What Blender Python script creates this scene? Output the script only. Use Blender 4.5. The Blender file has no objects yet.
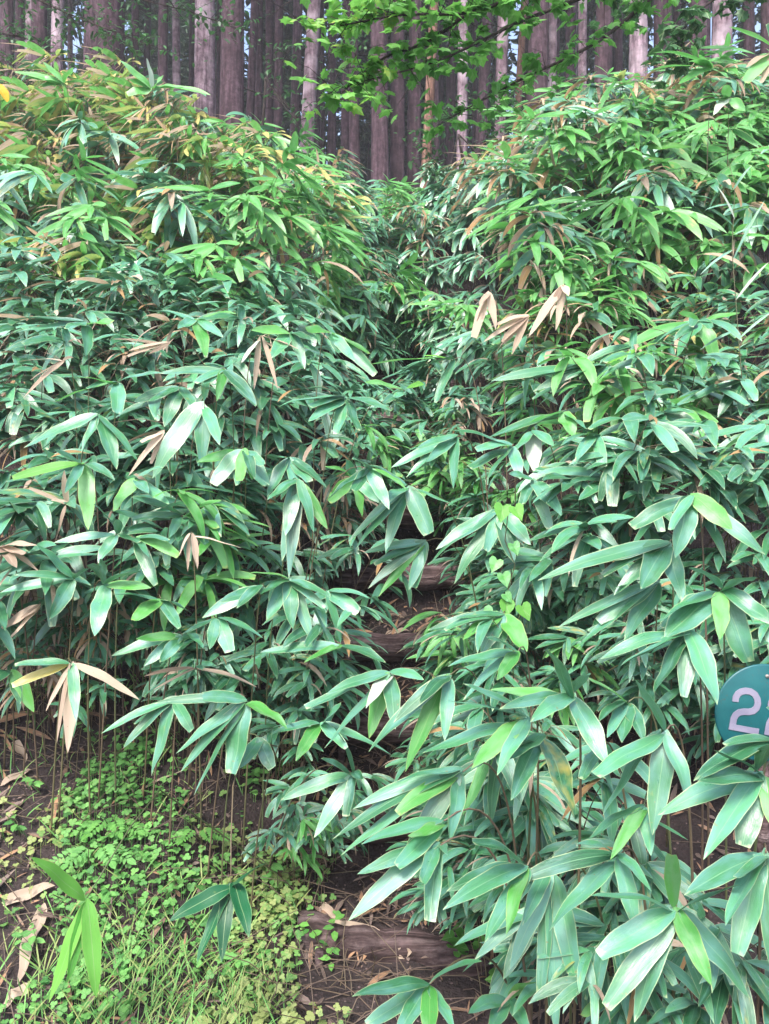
import bpy, math, random
import numpy as np
from mathutils import Vector, Matrix, Quaternion
from mathutils import noise as mnoise

random.seed(7)
RND = random.Random(11)
scene = bpy.context.scene
col = scene.collection
F, CX, CY, CAMZ = 770.0, 384.5, 512.0, 1.5
FULLW, FULLH = 769, 1024
V = Vector
UP = V((0, 0, 1))

# ------------------------------------------------------------------ camera
cam_d = bpy.data.cameras.new('camera')
cam = bpy.data.objects.new('camera', cam_d)
col.objects.link(cam)
cam.location = (0, 0, CAMZ)
cam.rotation_euler = (math.radians(90), 0, 0)
cam_d.sensor_fit = 'VERTICAL'
cam_d.angle = 2 * math.atan(512 / F)
cam_d.clip_start = 0.05
cam_d.clip_end = 3000
scene.camera = cam


def at(px, py, Y):
    """photo pixel and distance -> point in the place"""
    return V(((px - CX) / F * Y, Y, CAMZ - (py - CY) / F * Y))


def proj(p):
    return (CX + F * p[0] / p[1], CY - F * (p[2] - CAMZ) / p[1]) if p[1] > 0.1 else (-9999, -9999)


# ------------------------------------------------------------------ terrain function
def lerp_tab(tab, y):
    if y <= tab[0][0]:
        return tab[0][1]
    for (a, za), (b, zb) in zip(tab, tab[1:]):
        if y <= b:
            return za + (zb - za) * (y - a) / (b - a)
    return tab[-1][1]


LEFT = [(-80, -2), (0, -.05), (2.0, 0), (2.4, .12), (3.1, .5), (4.0, 1.15), (5, 1.95), (7, 3.75), (8.5, 5.1), (10, 5.75), (13, 6.7), (30, 8.6), (70, 11), (140, 13)]
RIGHT = [(-80, -2), (0, -.05), (1.6, 0), (2.5, .3), (3.5, .95), (4.5, 1.6), (5.5, 2.6), (6.5, 3.6), (8, 4.75), (12, 6.7), (30, 8.8), (70, 11), (140, 13)]
PATH = [(-80, -2), (0, -.05), (2.3, 0), (2.67, .05), (3.9, .8), (5.6, 1.95), (9, 4.25), (12.5, 6.05), (30, 8.4), (70, 11), (140, 13)]
STEPS = [2.67, 3.08, 3.5, 3.93, 4.4, 4.9, 5.4, 5.95, 6.5, 7.1, 7.7, 8.4, 9.1, 9.9, 10.8, 11.7]


def xc(y):
    return lerp_tab([(0, -.1), (2.67, -.04), (3.93, .12), (5.6, .15), (12.5, .17), (40, .5)], y)


def sstep(a, b, x):
    t = min(1, max(0, (x - a) / (b - a)))
    return t * t * (3 - 2 * t)


def path_z(y):
    if y < STEPS[0] - .06 or y > 12.4:
        return lerp_tab(PATH, y)
    lo = STEPS[0] - .06
    z0 = lerp_tab(PATH, STEPS[0])
    for i, s in enumerate(STEPS):
        if y >= s - .06:
            z0 = lerp_tab(PATH, s) + .035
            nxt = STEPS[i + 1] if i + 1 < len(STEPS) else 12.5
            slope = .35 * (lerp_tab(PATH, nxt) - lerp_tab(PATH, s)) / (nxt - s)
            base = z0 + slope * (y - s)
    return base


def ground(x, y):
    d = x - xc(y)
    side = lerp_tab(LEFT if d < 0 else RIGHT, y)
    side += (0.055 if d < 0 else 0.06) * max(0, abs(d) - .6) * sstep(3, 6, y) * (1 - sstep(9, 16, y))
    wid = lerp_tab([(4.5, .85), (7, 1.7), (10, 3.4), (14, 4.5), (20, 5)], y)
    t = sstep(.32, wid, abs(d))
    z = path_z(y) * (1 - t) + side * t
    amp = .05 if y < 20 else .5
    z += (mnoise.noise(V((x * 1.3, y * 1.3, 3.1))) * amp * (0.4 + t)) + mnoise.noise(V((x * 6, y * 6, 1.1))) * .015
    return z


# ------------------------------------------------------------------ materials
def new_mat(name):
    m = bpy.data.materials.new(name)
    m.use_nodes = True
    nt = m.node_tree
    nt.nodes.clear()
    out = nt.nodes.new('ShaderNodeOutputMaterial')
    bs = nt.nodes.new('ShaderNodeBsdfPrincipled')
    nt.links.new(bs.outputs[0], out.inputs[0])
    return m, nt, bs, out


def N(nt, kind, **kw):
    n = nt.nodes.new('ShaderNode' + kind)
    for k, v in kw.items():
        if k.startswith('i_'):
            n.inputs[k[2:].replace('_', ' ')].default_value = v
        else:
            setattr(n, k, v)
    return n


def mix(nt, fac, a, b, mode='MIX'):
    n = nt.nodes.new('ShaderNodeMix')
    n.data_type = 'RGBA'
    n.blend_type = mode
    for idx, v in ((0, fac), (6, a), (7, b)):
        if hasattr(v, 'is_linked') or isinstance(v, bpy.types.NodeSocket):
            nt.links.new(v, n.inputs[idx])
        else:
            n.inputs[idx].default_value = v if idx == 0 else (*v, 1)
    return n.outputs[2]


def math_n(nt, op, a, b=None, c=None):
    n = nt.nodes.new('ShaderNodeMath')
    n.operation = op
    for i, v in enumerate((a, b, c)):
        if v is None:
            continue
        if isinstance(v, bpy.types.NodeSocket):
            nt.links.new(v, n.inputs[i])
        else:
            n.inputs[i].default_value = v
    return n.outputs[0]


def ramp(nt, fac, stops):
    n = nt.nodes.new('ShaderNodeValToRGB')
    nt.links.new(fac, n.inputs[0])
    e = n.color_ramp.elements
    e[0].position, e[0].color = stops[0][0], (*stops[0][1], 1)
    e[1].position, e[1].color = stops[-1][0], (*stops[-1][1], 1)
    for p, c in stops[1:-1]:
        k = e.new(p)
        k.color = (*c, 1)
    return n.outputs[0]


def bump(nt, bs, h, strength=.3, dist=.01):
    b = N(nt, 'Bump')
    b.inputs['Strength'].default_value = strength
    b.inputs['Distance'].default_value = dist
    nt.links.new(h, b.inputs['Height'])
    nt.links.new(b.outputs[0], bs.inputs['Normal'])
    return b.outputs[0]


def leaf_material(name, dark, light, yellow, edge, rough=.36, trans=.28, spec=.5, streak=.35, midrib=(.30, .42, .20), blotch=(.2, .15, .05), bloom=None, coat=0.0):
    """Blade material: UV x runs base to tip, UV y across; attribute 'leaf' = (tone, age, seed)."""
    m, nt, bs, out = new_mat(name)
    uv = N(nt, 'UVMap')
    uv.uv_map = 'UVMap'
    sep = N(nt, 'SeparateXYZ')
    nt.links.new(uv.outputs[0], sep.inputs[0])
    U, W = sep.outputs[0], sep.outputs[1]
    at_ = N(nt, 'Attribute')
    at_.attribute_name = 'leaf'
    sc = N(nt, 'SeparateColor')
    nt.links.new(at_.outputs['Color'], sc.inputs[0])
    tone, age, seed = sc.outputs[0], sc.outputs[1], sc.outputs[2]
    # fine parallel veins
    comb = N(nt, 'CombineXYZ')
    nt.links.new(math_n(nt, 'MULTIPLY', U, 2.2), comb.inputs[0])
    nt.links.new(math_n(nt, 'MULTIPLY', W, 46), comb.inputs[1])
    nt.links.new(math_n(nt, 'MULTIPLY', seed, 90), comb.inputs[2])
    vn = N(nt, 'TexNoise', i_Scale=1.0, i_Detail=3.0)
    nt.links.new(comb.outputs[0], vn.inputs[0])
    # broad blotches
    comb2 = N(nt, 'CombineXYZ')
    nt.links.new(math_n(nt, 'MULTIPLY', U, 6), comb2.inputs[0])
    nt.links.new(math_n(nt, 'MULTIPLY', W, 2.2), comb2.inputs[1])
    nt.links.new(math_n(nt, 'MULTIPLY', seed, 50), comb2.inputs[2])
    bn = N(nt, 'TexNoise', i_Scale=1.0, i_Detail=4.0)
    nt.links.new(comb2.outputs[0], bn.inputs[0])
    c = mix(nt, tone, dark, light)
    vf = math_n(nt, 'MULTIPLY_ADD', vn.outputs[0], 3.4, -1.15)
    vf = math_n(nt, 'MULTIPLY', vf, streak)
    cl = N(nt, 'Clamp')
    nt.links.new(vf, cl.inputs[0])
    c = mix(nt, cl.outputs[0], c, light)
    if bloom:      # pale reflected sky painted into the leaf colour in soft patches
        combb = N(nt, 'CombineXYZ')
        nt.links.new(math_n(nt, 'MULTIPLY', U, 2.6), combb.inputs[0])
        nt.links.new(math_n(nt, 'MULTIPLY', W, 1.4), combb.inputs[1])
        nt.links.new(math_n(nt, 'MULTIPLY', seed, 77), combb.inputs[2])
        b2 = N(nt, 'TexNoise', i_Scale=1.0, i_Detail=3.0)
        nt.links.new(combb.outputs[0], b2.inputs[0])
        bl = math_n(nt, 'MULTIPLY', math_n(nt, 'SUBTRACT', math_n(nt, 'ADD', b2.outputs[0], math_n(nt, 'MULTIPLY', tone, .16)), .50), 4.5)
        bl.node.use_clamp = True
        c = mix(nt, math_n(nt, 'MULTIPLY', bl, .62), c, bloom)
    # ageing to yellow in patches
    ag = math_n(nt, 'SUBTRACT', math_n(nt, 'ADD', age, math_n(nt, 'MULTIPLY', bn.outputs[0], .7)), .62)
    ag = math_n(nt, 'MULTIPLY', ag, 4.0)
    ag.node.use_clamp = True
    c = mix(nt, ag, c, yellow)
    # centre rib
    av = math_n(nt, 'ABSOLUTE', math_n(nt, 'SUBTRACT', W, .5))
    rib = math_n(nt, 'LESS_THAN', av, .022)
    c = mix(nt, math_n(nt, 'MULTIPLY', rib, .42), c, midrib)
    # margin
    mg = math_n(nt, 'MULTIPLY', math_n(nt, 'SUBTRACT', math_n(nt, 'ADD', av, math_n(nt, 'MULTIPLY', bn.outputs[0], .09)), .495), 24)
    mg.node.use_clamp = True
    c = mix(nt, math_n(nt, 'MULTIPLY', mg, .7), c, edge)
    # dry tip
    tp = math_n(nt, 'MULTIPLY', math_n(nt, 'SUBTRACT', math_n(nt, 'ADD', U, math_n(nt, 'MULTIPLY', bn.outputs[0], .35)), 1.135), 14)
    tp.node.use_clamp = True
    c = mix(nt, math_n(nt, 'MULTIPLY', tp, .8), c, edge)
    # small brown marks
    geo = N(nt, 'TexCoord')
    sp = N(nt, 'TexNoise', i_Scale=70.0, i_Detail=2.0)
    nt.links.new(geo.outputs['Object'], sp.inputs[0])
    sf = math_n(nt, 'GREATER_THAN', sp.outputs[0], .735)
    c = mix(nt, math_n(nt, 'MULTIPLY', sf, .5), c, blotch)
    nt.links.new(c, bs.inputs['Base Color'])
    rr = math_n(nt, 'MULTIPLY_ADD', bn.outputs[0], .35, rough - .17)
    nt.links.new(rr, bs.inputs['Roughness'])
    bs.inputs['Specular IOR Level'].default_value = spec
    bs.inputs['Coat Weight'].default_value = coat
    bs.inputs['Coat Roughness'].default_value = .4
    # relief: vein ridges plus gentle cupping between ribs
    hh = math_n(nt, 'ADD', math_n(nt, 'MULTIPLY', vn.outputs[0], .6), math_n(nt, 'MULTIPLY', bn.outputs[0], 1.6))
    nrm = bump(nt, bs, hh, .55, .0022)
    tr = N(nt, 'BsdfTranslucent')
    nt.links.new(mix(nt, .5, c, light), tr.inputs[0])
    nt.links.new(nrm, tr.inputs['Normal'])
    ms = N(nt, 'MixShader')
    ms.inputs[0].default_value = trans
    nt.links.new(bs.outputs[0], ms.inputs[1])
    nt.links.new(tr.outputs[0], ms.inputs[2])
    nt.links.new(ms.outputs[0], out.inputs[0])
    return m


M = {}
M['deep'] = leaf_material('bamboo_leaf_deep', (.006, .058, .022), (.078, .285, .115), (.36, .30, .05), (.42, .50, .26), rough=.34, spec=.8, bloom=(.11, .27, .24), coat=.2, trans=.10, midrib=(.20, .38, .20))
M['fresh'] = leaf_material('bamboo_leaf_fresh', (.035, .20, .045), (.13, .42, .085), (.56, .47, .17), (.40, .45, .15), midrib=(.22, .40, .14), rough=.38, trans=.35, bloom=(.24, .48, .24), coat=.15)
M['withered'] = leaf_material('bamboo_leaf_withered', (.20, .135, .10), (.60, .47, .36), (.38, .23, .10), (.62, .5, .4), rough=.75, trans=.36, spec=.2, midrib=(.6, .5, .4))
M['dark'] = leaf_material('bamboo_leaf_dark', (.006, .045, .02), (.015, .11, .04), (.2, .25, .05), (.2, .35, .15), rough=.4, spec=.4, trans=.15)
M['pale'] = leaf_material('leaf_pale_underside', (.36, .46, .36), (.50, .56, .48), (.7, .7, .4), (.6, .55, .3), rough=.5, trans=.3)  # white of backlit leaves put into the base colour; also serves pale blades
M['gold'] = leaf_material('leaf_gold', (.55, .28, .02), (.75, .45, .03), (.7, .4, .04), (.5, .2, .03), rough=.5, trans=.35)
M['lime'] = leaf_material('leaf_lime', (.05, .24, .035), (.17, .45, .07), (.40, .45, .08), (.30, .42, .12), rough=.5, trans=.4)
M['broad'] = leaf_material('broad_leaf', (.045, .18, .03), (.17, .44, .08), (.4, .4, .05), (.1, .25, .05), rough=.5, trans=.4, streak=.1)
M['shade_leaf'] = leaf_material('understorey_leaf', (.02, .075, .028), (.055, .17, .05), (.2, .25, .05), (.04, .13, .035), rough=.5, trans=.3, streak=.1)
M['cover'] = leaf_material('ground_cover_leaf', (.04, .17, .035), (.19, .46, .11), (.30, .35, .12), (.3, .45, .12), rough=.5, trans=.35, streak=.1)
M['needle'] = leaf_material('cedar_needles', (.010, .035, .015), (.03, .085, .03), (.1, .1, .03), (.03, .08, .03), rough=.6, trans=.12, streak=.1)
M['litter'] = leaf_material('dry_litter', (.05, .03, .027), (.20, .145, .13), (.3, .17, .10), (.5, .4, .3), rough=.85, trans=.05, spec=.15)


def cane_material():
    m, nt, bs, out = new_mat('cane')
    at_ = N(nt, 'Attribute')
    at_.attribute_name = 'leaf'
    sc = N(nt, 'SeparateColor')
    nt.links.new(at_.outputs['Color'], sc.inputs[0])
    tc = N(nt, 'TexCoord')
    no = N(nt, 'TexNoise', i_Scale=22.0, i_Detail=4.0)
    nt.links.new(tc.outputs['Object'], no.inputs[0])
    c = ramp(nt, sc.outputs[0], [(0, (.085, .055, .04)), (.45, (.15, .105, .065)), (.75, (.11, .105, .04)), (1, (.07, .12, .035))])
    c = mix(nt, math_n(nt, 'MULTIPLY', no.outputs[0], .8), c, (.07, .045, .035))
    nt.links.new(c, bs.inputs['Base Color'])
    bs.inputs['Roughness'].default_value = .55
    bump(nt, bs, no.outputs[0], .4, .002)
    return m


M['cane'] = cane_material()


def bark_material(name, a, b, c_, scale=1.0, pale_patch=0.0, along_x=False):
    m, nt, bs, out = new_mat(name)
    tc = N(nt, 'TexCoord')
    oi = N(nt, 'ObjectInfo')
    add = N(nt, 'VectorMath')
    add.operation = 'ADD'
    nt.links.new(tc.outputs['Object'], add.inputs[0])
    cmb = N(nt, 'CombineXYZ')
    for i in range(3):
        nt.links.new(math_n(nt, 'MULTIPLY', oi.outputs['Random'], 13.0), cmb.inputs[i])
    nt.links.new(cmb.outputs[0], add.inputs[1])
    mp = N(nt, 'Mapping')
    mp.inputs['Scale'].default_value = (2.5, 40, 40) if along_x else (17 * scale, 17 * scale, 2.0 * scale)
    nt.links.new(add.outputs[0], mp.inputs[0])
    no = N(nt, 'TexNoise', i_Scale=1.0, i_Detail=6.0, i_Roughness=.65)
    nt.links.new(mp.outputs[0], no.inputs[0])
    n2 = N(nt, 'TexNoise', i_Scale=2.2, i_Detail=5.0)
    nt.links.new(add.outputs[0], n2.inputs[0])
    c = ramp(nt, no.outputs[0], [(.33, a), (.5, b), (.68, c_)])
    c = mix(nt, math_n(nt, 'MULTIPLY', oi.outputs['Random'], .55), c, a)
    n4 = N(nt, 'TexNoise', i_Scale=11.0, i_Detail=6.0, i_Roughness=.7)
    nt.links.new(add.outputs[0], n4.inputs[0])
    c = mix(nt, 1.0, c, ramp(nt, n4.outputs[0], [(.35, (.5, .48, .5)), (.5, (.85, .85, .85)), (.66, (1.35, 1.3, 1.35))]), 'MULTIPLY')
    if pale_patch:
        pp = math_n(nt, 'MULTIPLY', math_n(nt, 'SUBTRACT', n2.outputs[0], .48), 6)
        pp.node.use_clamp = True
        c = mix(nt, math_n(nt, 'MULTIPLY', pp, pale_patch), c, (.55, .45, .50))
    nt.links.new(c, bs.inputs['Base Color'])
    bs.inputs['Roughness'].default_value = .9
    bs.inputs['Specular IOR Level'].default_value = .2
    bump(nt, bs, no.outputs[0], .9, .03)
    return m


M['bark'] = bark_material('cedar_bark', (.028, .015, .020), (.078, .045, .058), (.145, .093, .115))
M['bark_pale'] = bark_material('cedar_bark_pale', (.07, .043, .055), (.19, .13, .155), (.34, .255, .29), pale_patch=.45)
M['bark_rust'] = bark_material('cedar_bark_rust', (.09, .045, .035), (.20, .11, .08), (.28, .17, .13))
M['twig'] = bark_material('twig_bark', (.03, .022, .02), (.06, .045, .04), (.10, .08, .07), scale=3)
M['log'] = bark_material('log_wood', (.022, .014, .013), (.12, .08, .078), (.27, .205, .20), scale=1.6, along_x=True)


def ground_material():
    m, nt, bs, out = new_mat('forest_soil')
    tc = N(nt, 'TexCoord')
    no = N(nt, 'TexNoise', i_Scale=9.0, i_Detail=8.0, i_Roughness=.7)
    nt.links.new(tc.outputs['Object'], no.inputs[0])
    n2 = N(nt, 'TexNoise', i_Scale=60.0, i_Detail=5.0)
    nt.links.new(tc.outputs['Object'], n2.inputs[0])
    n3 = N(nt, 'TexVoronoi', i_Scale=38.0)
    nt.links.new(tc.outputs['Object'], n3.inputs[0])
    c = ramp(nt, no.outputs[0], [(.3, (.010, .0065, .006)), (.5, (.024, .015, .0145)), (.7, (.055, .036, .035))])
    c = mix(nt, math_n(nt, 'MULTIPLY', n2.outputs[0], .6), c, (.03, .02, .018))
    s = math_n(nt, 'LESS_THAN', n3.outputs[0], .16)
    c = mix(nt, math_n(nt, 'MULTIPLY', s, .5), c, (.26, .18, .17))
    nt.links.new(c, bs.inputs['Base Color'])
    bs.inputs['Roughness'].default_value = .95
    bump(nt, bs, math_n(nt, 'ADD', no.outputs[0], n2.outputs[0]), .9, .03)
    return m


M['soil'] = ground_material()


def paint_material(name, c0, c1, rough):
    m, nt, bs, out = new_mat(name)
    tc = N(nt, 'TexCoord')
    no = N(nt, 'TexNoise', i_Scale=18.0, i_Detail=6.0)
    nt.links.new(tc.outputs['Object'], no.inputs[0])
    c = ramp(nt, no.outputs[0], [(.35, c0), (.7, c1)])
    sp = N(nt, 'TexNoise', i_Scale=95.0, i_Detail=4.0, i_Roughness=.7)
    nt.links.new(tc.outputs['Object'], sp.inputs[0])
    g = math_n(nt, 'MULTIPLY', math_n(nt, 'SUBTRACT', math_n(nt, 'ADD', sp.outputs[0], math_n(nt, 'MULTIPLY', no.outputs[0], .35)), .80), 7)
    g.node.use_clamp = True
    c = mix(nt, math_n(nt, 'MULTIPLY', g, .55), c, (.06, .05, .04))
    nt.links.new(c, bs.inputs['Base Color'])
    bs.inputs['Roughness'].default_value = rough
    bump(nt, bs, no.outputs[0], .1, .002)
    return m


M['teal'] = paint_material('teal_paint', (.0, .062, .072), (.004, .092, .10), .45)
M['number'] = paint_material('number_paint', (.16, .15, .215), (.235, .22, .29), .6)
M['metal'] = paint_material('grey_metal', (.12, .11, .11), (.25, .22, .2), .5)


# ------------------------------------------------------------------ mesh accumulator
class Acc:
    def __init__(s):
        s.v, s.f, s.uv, s.c = [], [], [], []

    def ribbon(s, pts, sides, widths, nors, tone, fold=.12, across=3, cup=0.0):
        """leaf blade: centre points, side vectors, half widths, normals"""
        n0 = len(s.v)
        n = len(pts)
        for i in range(n):
            u = i / (n - 1)
            for k in range(across):
                t = -1 + 2 * k / (across - 1)
                p = pts[i] + sides[i] * (t * widths[i]) + nors[i] * (fold * abs(t) * widths[i])
                s.v.append(p[:])
                s.uv.append((u, .5 + .5 * t))
                s.c.append(tone)
        for i in range(n - 1):
            for k in range(across - 1):
                a = n0 + i * across + k
                s.f.append((a, a + 1, a + across + 1, a + across))

    def poly(s, pts, uvs, tone):
        n0 = len(s.v)
        for p, q in zip(pts, uvs):
            s.v.append(p[:])
            s.uv.append(q)
            s.c.append(tone)
        s.f.append(tuple(range(n0, n0 + len(pts))))

    def tube(s, pts, radii, sides=6, tone=(.5, .5, .5), cap=True):
        n0 = len(s.v)
        n = len(pts)
        ref = V((.3, .2, 1)).normalized() if abs((pts[1] - pts[0]).normalized().z) < .8 else V((1, .1, 0))
        for i in range(n):
            t = (pts[min(i + 1, n - 1)] - pts[max(i - 1, 0)]).normalized()
            a = t.cross(ref)
            if a.length < 1e-4:
                a = t.orthogonal()
            a.normalize()
            b = t.cross(a)
            for k in range(sides):
                th = 2 * math.pi * k / sides
                s.v.append((pts[i] + (a * math.cos(th) + b * math.sin(th)) * radii[i])[:])
                s.uv.append((i / (n - 1), k / sides))
                s.c.append(tone)
        for i in range(n - 1):
            for k in range(sides):
                k2 = (k + 1) % sides
                s.f.append((n0 + i * sides + k, n0 + i * sides + k2, n0 + (i + 1) * sides + k2, n0 + (i + 1) * sides + k))
        if cap:
            s.f.append(tuple(n0 + (n - 1) * sides + k for k in range(sides)))
            s.f.append(tuple(n0 + k for k in reversed(range(sides))))

    def mesh(s, name, mat):
        me = bpy.data.meshes.new(name)
        me.from_pydata(s.v, [], s.f)
        finish_mesh(me, mat, np.array(s.uv, dtype=np.float32), np.array(s.c, dtype=np.float32))
        return me

    def obj(s, name, mat, parent=None):
        o = bpy.data.objects.new(name, s.mesh(name, mat))
        col.objects.link(o)
        if parent:
            o.parent = parent
            o.matrix_parent_inverse = parent.matrix_world_pre.inverted() if hasattr(parent, 'matrix_world_pre') else Matrix.Identity(4)
        return o


def finish_mesh(me, mat, uv, c):
    me.materials.append(mat)
    uvl = me.uv_layers.new(name='UVMap')
    li = np.empty(len(me.loops), dtype=np.int32)
    me.loops.foreach_get('vertex_index', li)
    uvl.data.foreach_set('uv', uv[li].ravel())
    ca = me.color_attributes.new('leaf', 'FLOAT_COLOR', 'POINT')
    rgba = np.ones((len(uv), 4), dtype=np.float32)
    rgba[:, :3] = c
    ca.data.foreach_set('color', rgba.ravel())
    me.polygons.foreach_set('use_smooth', np.ones(len(me.polygons), dtype=bool))
    me.update()


def tag(o, label=None, cat=None, group=None, kind=None):
    if label: o['label'] = label
    if cat: o['category'] = cat
    if group: o['group'] = group
    if kind: o['kind'] = kind
    return o


def thing(name, loc, label, cat, group=None):
    o = bpy.data.objects.new(name, None)
    o.empty_display_size = .05
    o.location = loc
    col.objects.link(o)
    return tag(o, label, cat, group)


def part(acc, name, mat, root, off=None):
    """acc is in world coordinates; shift into the root's frame (roots have no rotation)"""
    me = acc.mesh(name, mat)
    if off is None:
        off = root.location if root.parent is None else root.location + root.parent.location
    me.transform(Matrix.Translation(-V(off)))
    o = bpy.data.objects.new(name, me)
    col.objects.link(o)
    o.parent = root
    return o


# ------------------------------------------------------------------ leaf blades
def wprof(u, a=.55, b=.8):
    m = (a / (a + b)) ** a * (b / (a + b)) ** b
    return (u ** a) * ((1 - u) ** b) / m


def blade(acc, p0, p1, halfw, face, arch=.1, n=10, across=3, tone=None, fold=.14, torn=False, roll=0.0, wav=.03, blunt=False, rnd=RND):
    """A leaf from p0 to p1; face = direction the upper side looks; arch lifts the middle."""
    L = (p1 - p0).length
    d = (p1 - p0).normalized()
    upn = (face - d * face.dot(d)).normalized()
    mid = (p0 + p1) * .5 + (UP * .6 + upn * .5) * (arch * L)
    pts, sides, ws, ns = [], [], [], []
    ph = rnd.uniform(0, 6)
    ue = 1.0 if not torn else rnd.uniform(.78, .9)
    for i in range(n + 1):
        u = i / n * ue
        p = p0 * ((1 - u) ** 2) + mid * (2 * u * (1 - u)) + p1 * (u * u)
        t = ((mid - p0) * (1 - u) + (p1 - mid) * u).normalized()
        s_ = t.cross(upn)
        if s_.length < 1e-4: s_ = t.orthogonal()
        s_.normalize()
        q = Quaternion(t, roll * (.3 + u) + .12 * math.sin(ph + u * 5))
        s_ = q @ s_
        nn = s_.cross(t).normalized()
        w = wprof(max(u, 0.0), .42 if blunt else .55, .6 if blunt else .8) if 0 < u < 1 else 0.0
        w = max(w * halfw, halfw * .05 if u < .5 else halfw * .012)
        pts.append(p + nn * (wav * halfw * math.sin(ph * 2 + u * 11)))
        sides.append(s_)
        ws.append(w * (1 + .05 * math.sin(ph + u * 17)))
        ns.append(nn)
    tone = tone or (rnd.random(), rnd.random() ** 2 * .35, rnd.random())
    acc.ribbon(pts, sides, ws, ns, tone, fold, across)


def droop_leaf(acc, p, heading, L, halfw, e0, bend, tone, rnd, n=7, across=3, roll=0.0, lean=0.0):
    """leaf by initial elevation e0 and total downward bend"""
    h = V((math.cos(heading), math.sin(heading), 0))
    q = p.copy()
    pts, sides, ws, ns = [], [], [], []
    side0 = V((-math.sin(heading), math.cos(heading), 0))
    lat = rnd.uniform(-.25, .25)
    ph = rnd.uniform(0, 6)
    torn = rnd.random() < .22
    ue = rnd.uniform(.75, .9) if torn else 1
    for i in range(n + 1):
        u = i / n * ue
        e = e0 - bend * (u ** 1.1)
        hh = (h + side0 * (lat * u)).normalized()
        t = hh * math.cos(e) + UP * math.sin(e)
        s_ = t.cross(V((lean, 0, 1)))
        if s_.length < .05: s_ = -side0.copy()
        s_.normalize()
        s_ = Quaternion(t, roll + .15 * math.sin(ph + 4 * u)) @ s_
        nn = s_.cross(t).normalized()
        if i: q = q + t * (L * ue / n)
        w = wprof(u) if 0 < u < 1 else 0
        w = max(w * halfw, halfw * (.05 if u < .5 else .012))
        pts.append(q.copy()); sides.append(s_); ws.append(w); ns.append(nn)
    acc.ribbon(pts, sides, ws, ns, tone, .14, across)


def curve_pts(p0, m, p1, n):
    return [p0 * ((1 - t) ** 2) + m * (2 * t * (1 - t)) + p1 * (t * t) for t in [i / n for i in range(n + 1)]]


# ------------------------------------------------------------------ bamboo grass prototypes (local frame, arching towards +X)
def make_proto(rnd, look, big=1.0):
    can, fol, wit = Acc(), Acc(), Acc()
    h = rnd.uniform(.85, 1.25)
    nl = {'deep': 'deep', 'fresh': 'fresh', 'yellowed': 'fresh', 'withered': 'deep'}[look]
    nc = rnd.choice((2, 3, 3))
    for ci in range(nc):
        hh = h * rnd.uniform(.72, 1.0) if ci else h
        base = V((rnd.uniform(-.08, .08), rnd.uniform(-.1, .1), -.05))
        lean = rnd.uniform(.15, .42) * hh
        top = base + V((lean, rnd.uniform(-.16, .16), hh))
        midp = base + V((lean * .1, 0, hh * .75))
        pts = curve_pts(base, midp, top, 9)
        ct = rnd.random()
        can.tube(pts, [.0038 - .0022 * i / 9 for i in range(10)], 5, (ct, .5, rnd.random()))
        # whorls: at the tip and on side shoots
        wh = [(top, (pts[-1] - pts[-2]).normalized(), rnd.uniform(-.4, .4))]
        for k in range(rnd.choice((2, 3, 3))):
            t = rnd.uniform(.55, .92)
            p = base * ((1 - t) ** 2) + midp * (2 * t * (1 - t)) + top * (t * t)
            ang = rnd.uniform(-1.5, 1.5)
            bl = rnd.uniform(.1, .26)
            tip = p + V((math.cos(ang) * bl, math.sin(ang) * bl, rnd.uniform(.0, .12)))
            can.tube([p, (p + tip) / 2 + V((0, 0, .02)), tip], [.0018, .0015, .0011], 4, (ct, .5, .3), cap=False)
            wh.append((tip, (tip - p).normalized(), ang))
        for (p, d, ang) in wh:
            n = rnd.choice((4, 5, 6, 6, 7))
            for k in range(n):
                a = ang * (.5 if big > 1.1 else 1) + (-1.25 + 2.5 * (k + .5) / n) * (1.15 if big > 1.1 else 1) + rnd.uniform(-.22, .22)
                L = rnd.uniform(.20, .315) * big * (1 - .12 * abs(a - ang))
                e0 = rnd.uniform(-.55, .35) - (.3 if big > 1.1 else 0)
                bend = rnd.uniform(.2, 1.1) if big < 1.1 else rnd.uniform(.05, .75)
                tone = (min(1, max(0, rnd.gauss(.5, .32))), rnd.random() ** 3 * .3, rnd.random())
                acc = fol
                dead = {'deep': .05, 'fresh': .05, 'yellowed': .46, 'withered': .62}[look]
                if rnd.random() < dead:
                    acc = wit
                    tone = (rnd.random(), rnd.random() * (.9 if look == 'yellowed' else .6), rnd.random())
                    bend = bend + .4 if look != 'yellowed' else bend * .6
                elif look == 'yellowed':
                    tone = (tone[0], rnd.uniform(.1, .6), tone[2])
                w = rnd.uniform(.072, .105) * L * (1 if big < 1.1 else .88)
                if acc is wit: w *= rnd.uniform(.4, .75)
                droop_leaf(acc, p + V((rnd.uniform(-.015, .015), rnd.uniform(-.015, .015), rnd.uniform(-.02, .01))), a, L, w, e0, bend, tone, rnd, roll=rnd.uniform(-.45, .45), lean=(1.0 if big > 1.1 else .5))
        if ci == 0:   # hanging dead sheaths lower down
            for k in range(rnd.choice((1, 2, 3))):
                t = rnd.uniform(.4, .75)
                p = base * ((1 - t) ** 2) + midp * (2 * t * (1 - t)) + top * (t * t)
                droop_leaf(wit, p, rnd.uniform(0, 6.28), rnd.uniform(.12, .22), .011, -.6, .9, (rnd.random() * .6, .2, rnd.random()), rnd, n=5)
    return (can.mesh('culm', M['cane']), fol.mesh('foliage', M[nl]), wit.mesh('withered_foliage', M['withered']), h)


PR = random.Random(5)
PROTO = {look: [make_proto(PR, look, 1.0 + .42 * (k % 2)) for k in range(n)] for look, n in (('deep', 7), ('fresh', 5), ('yellowed', 5), ('withered', 4))}

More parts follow.
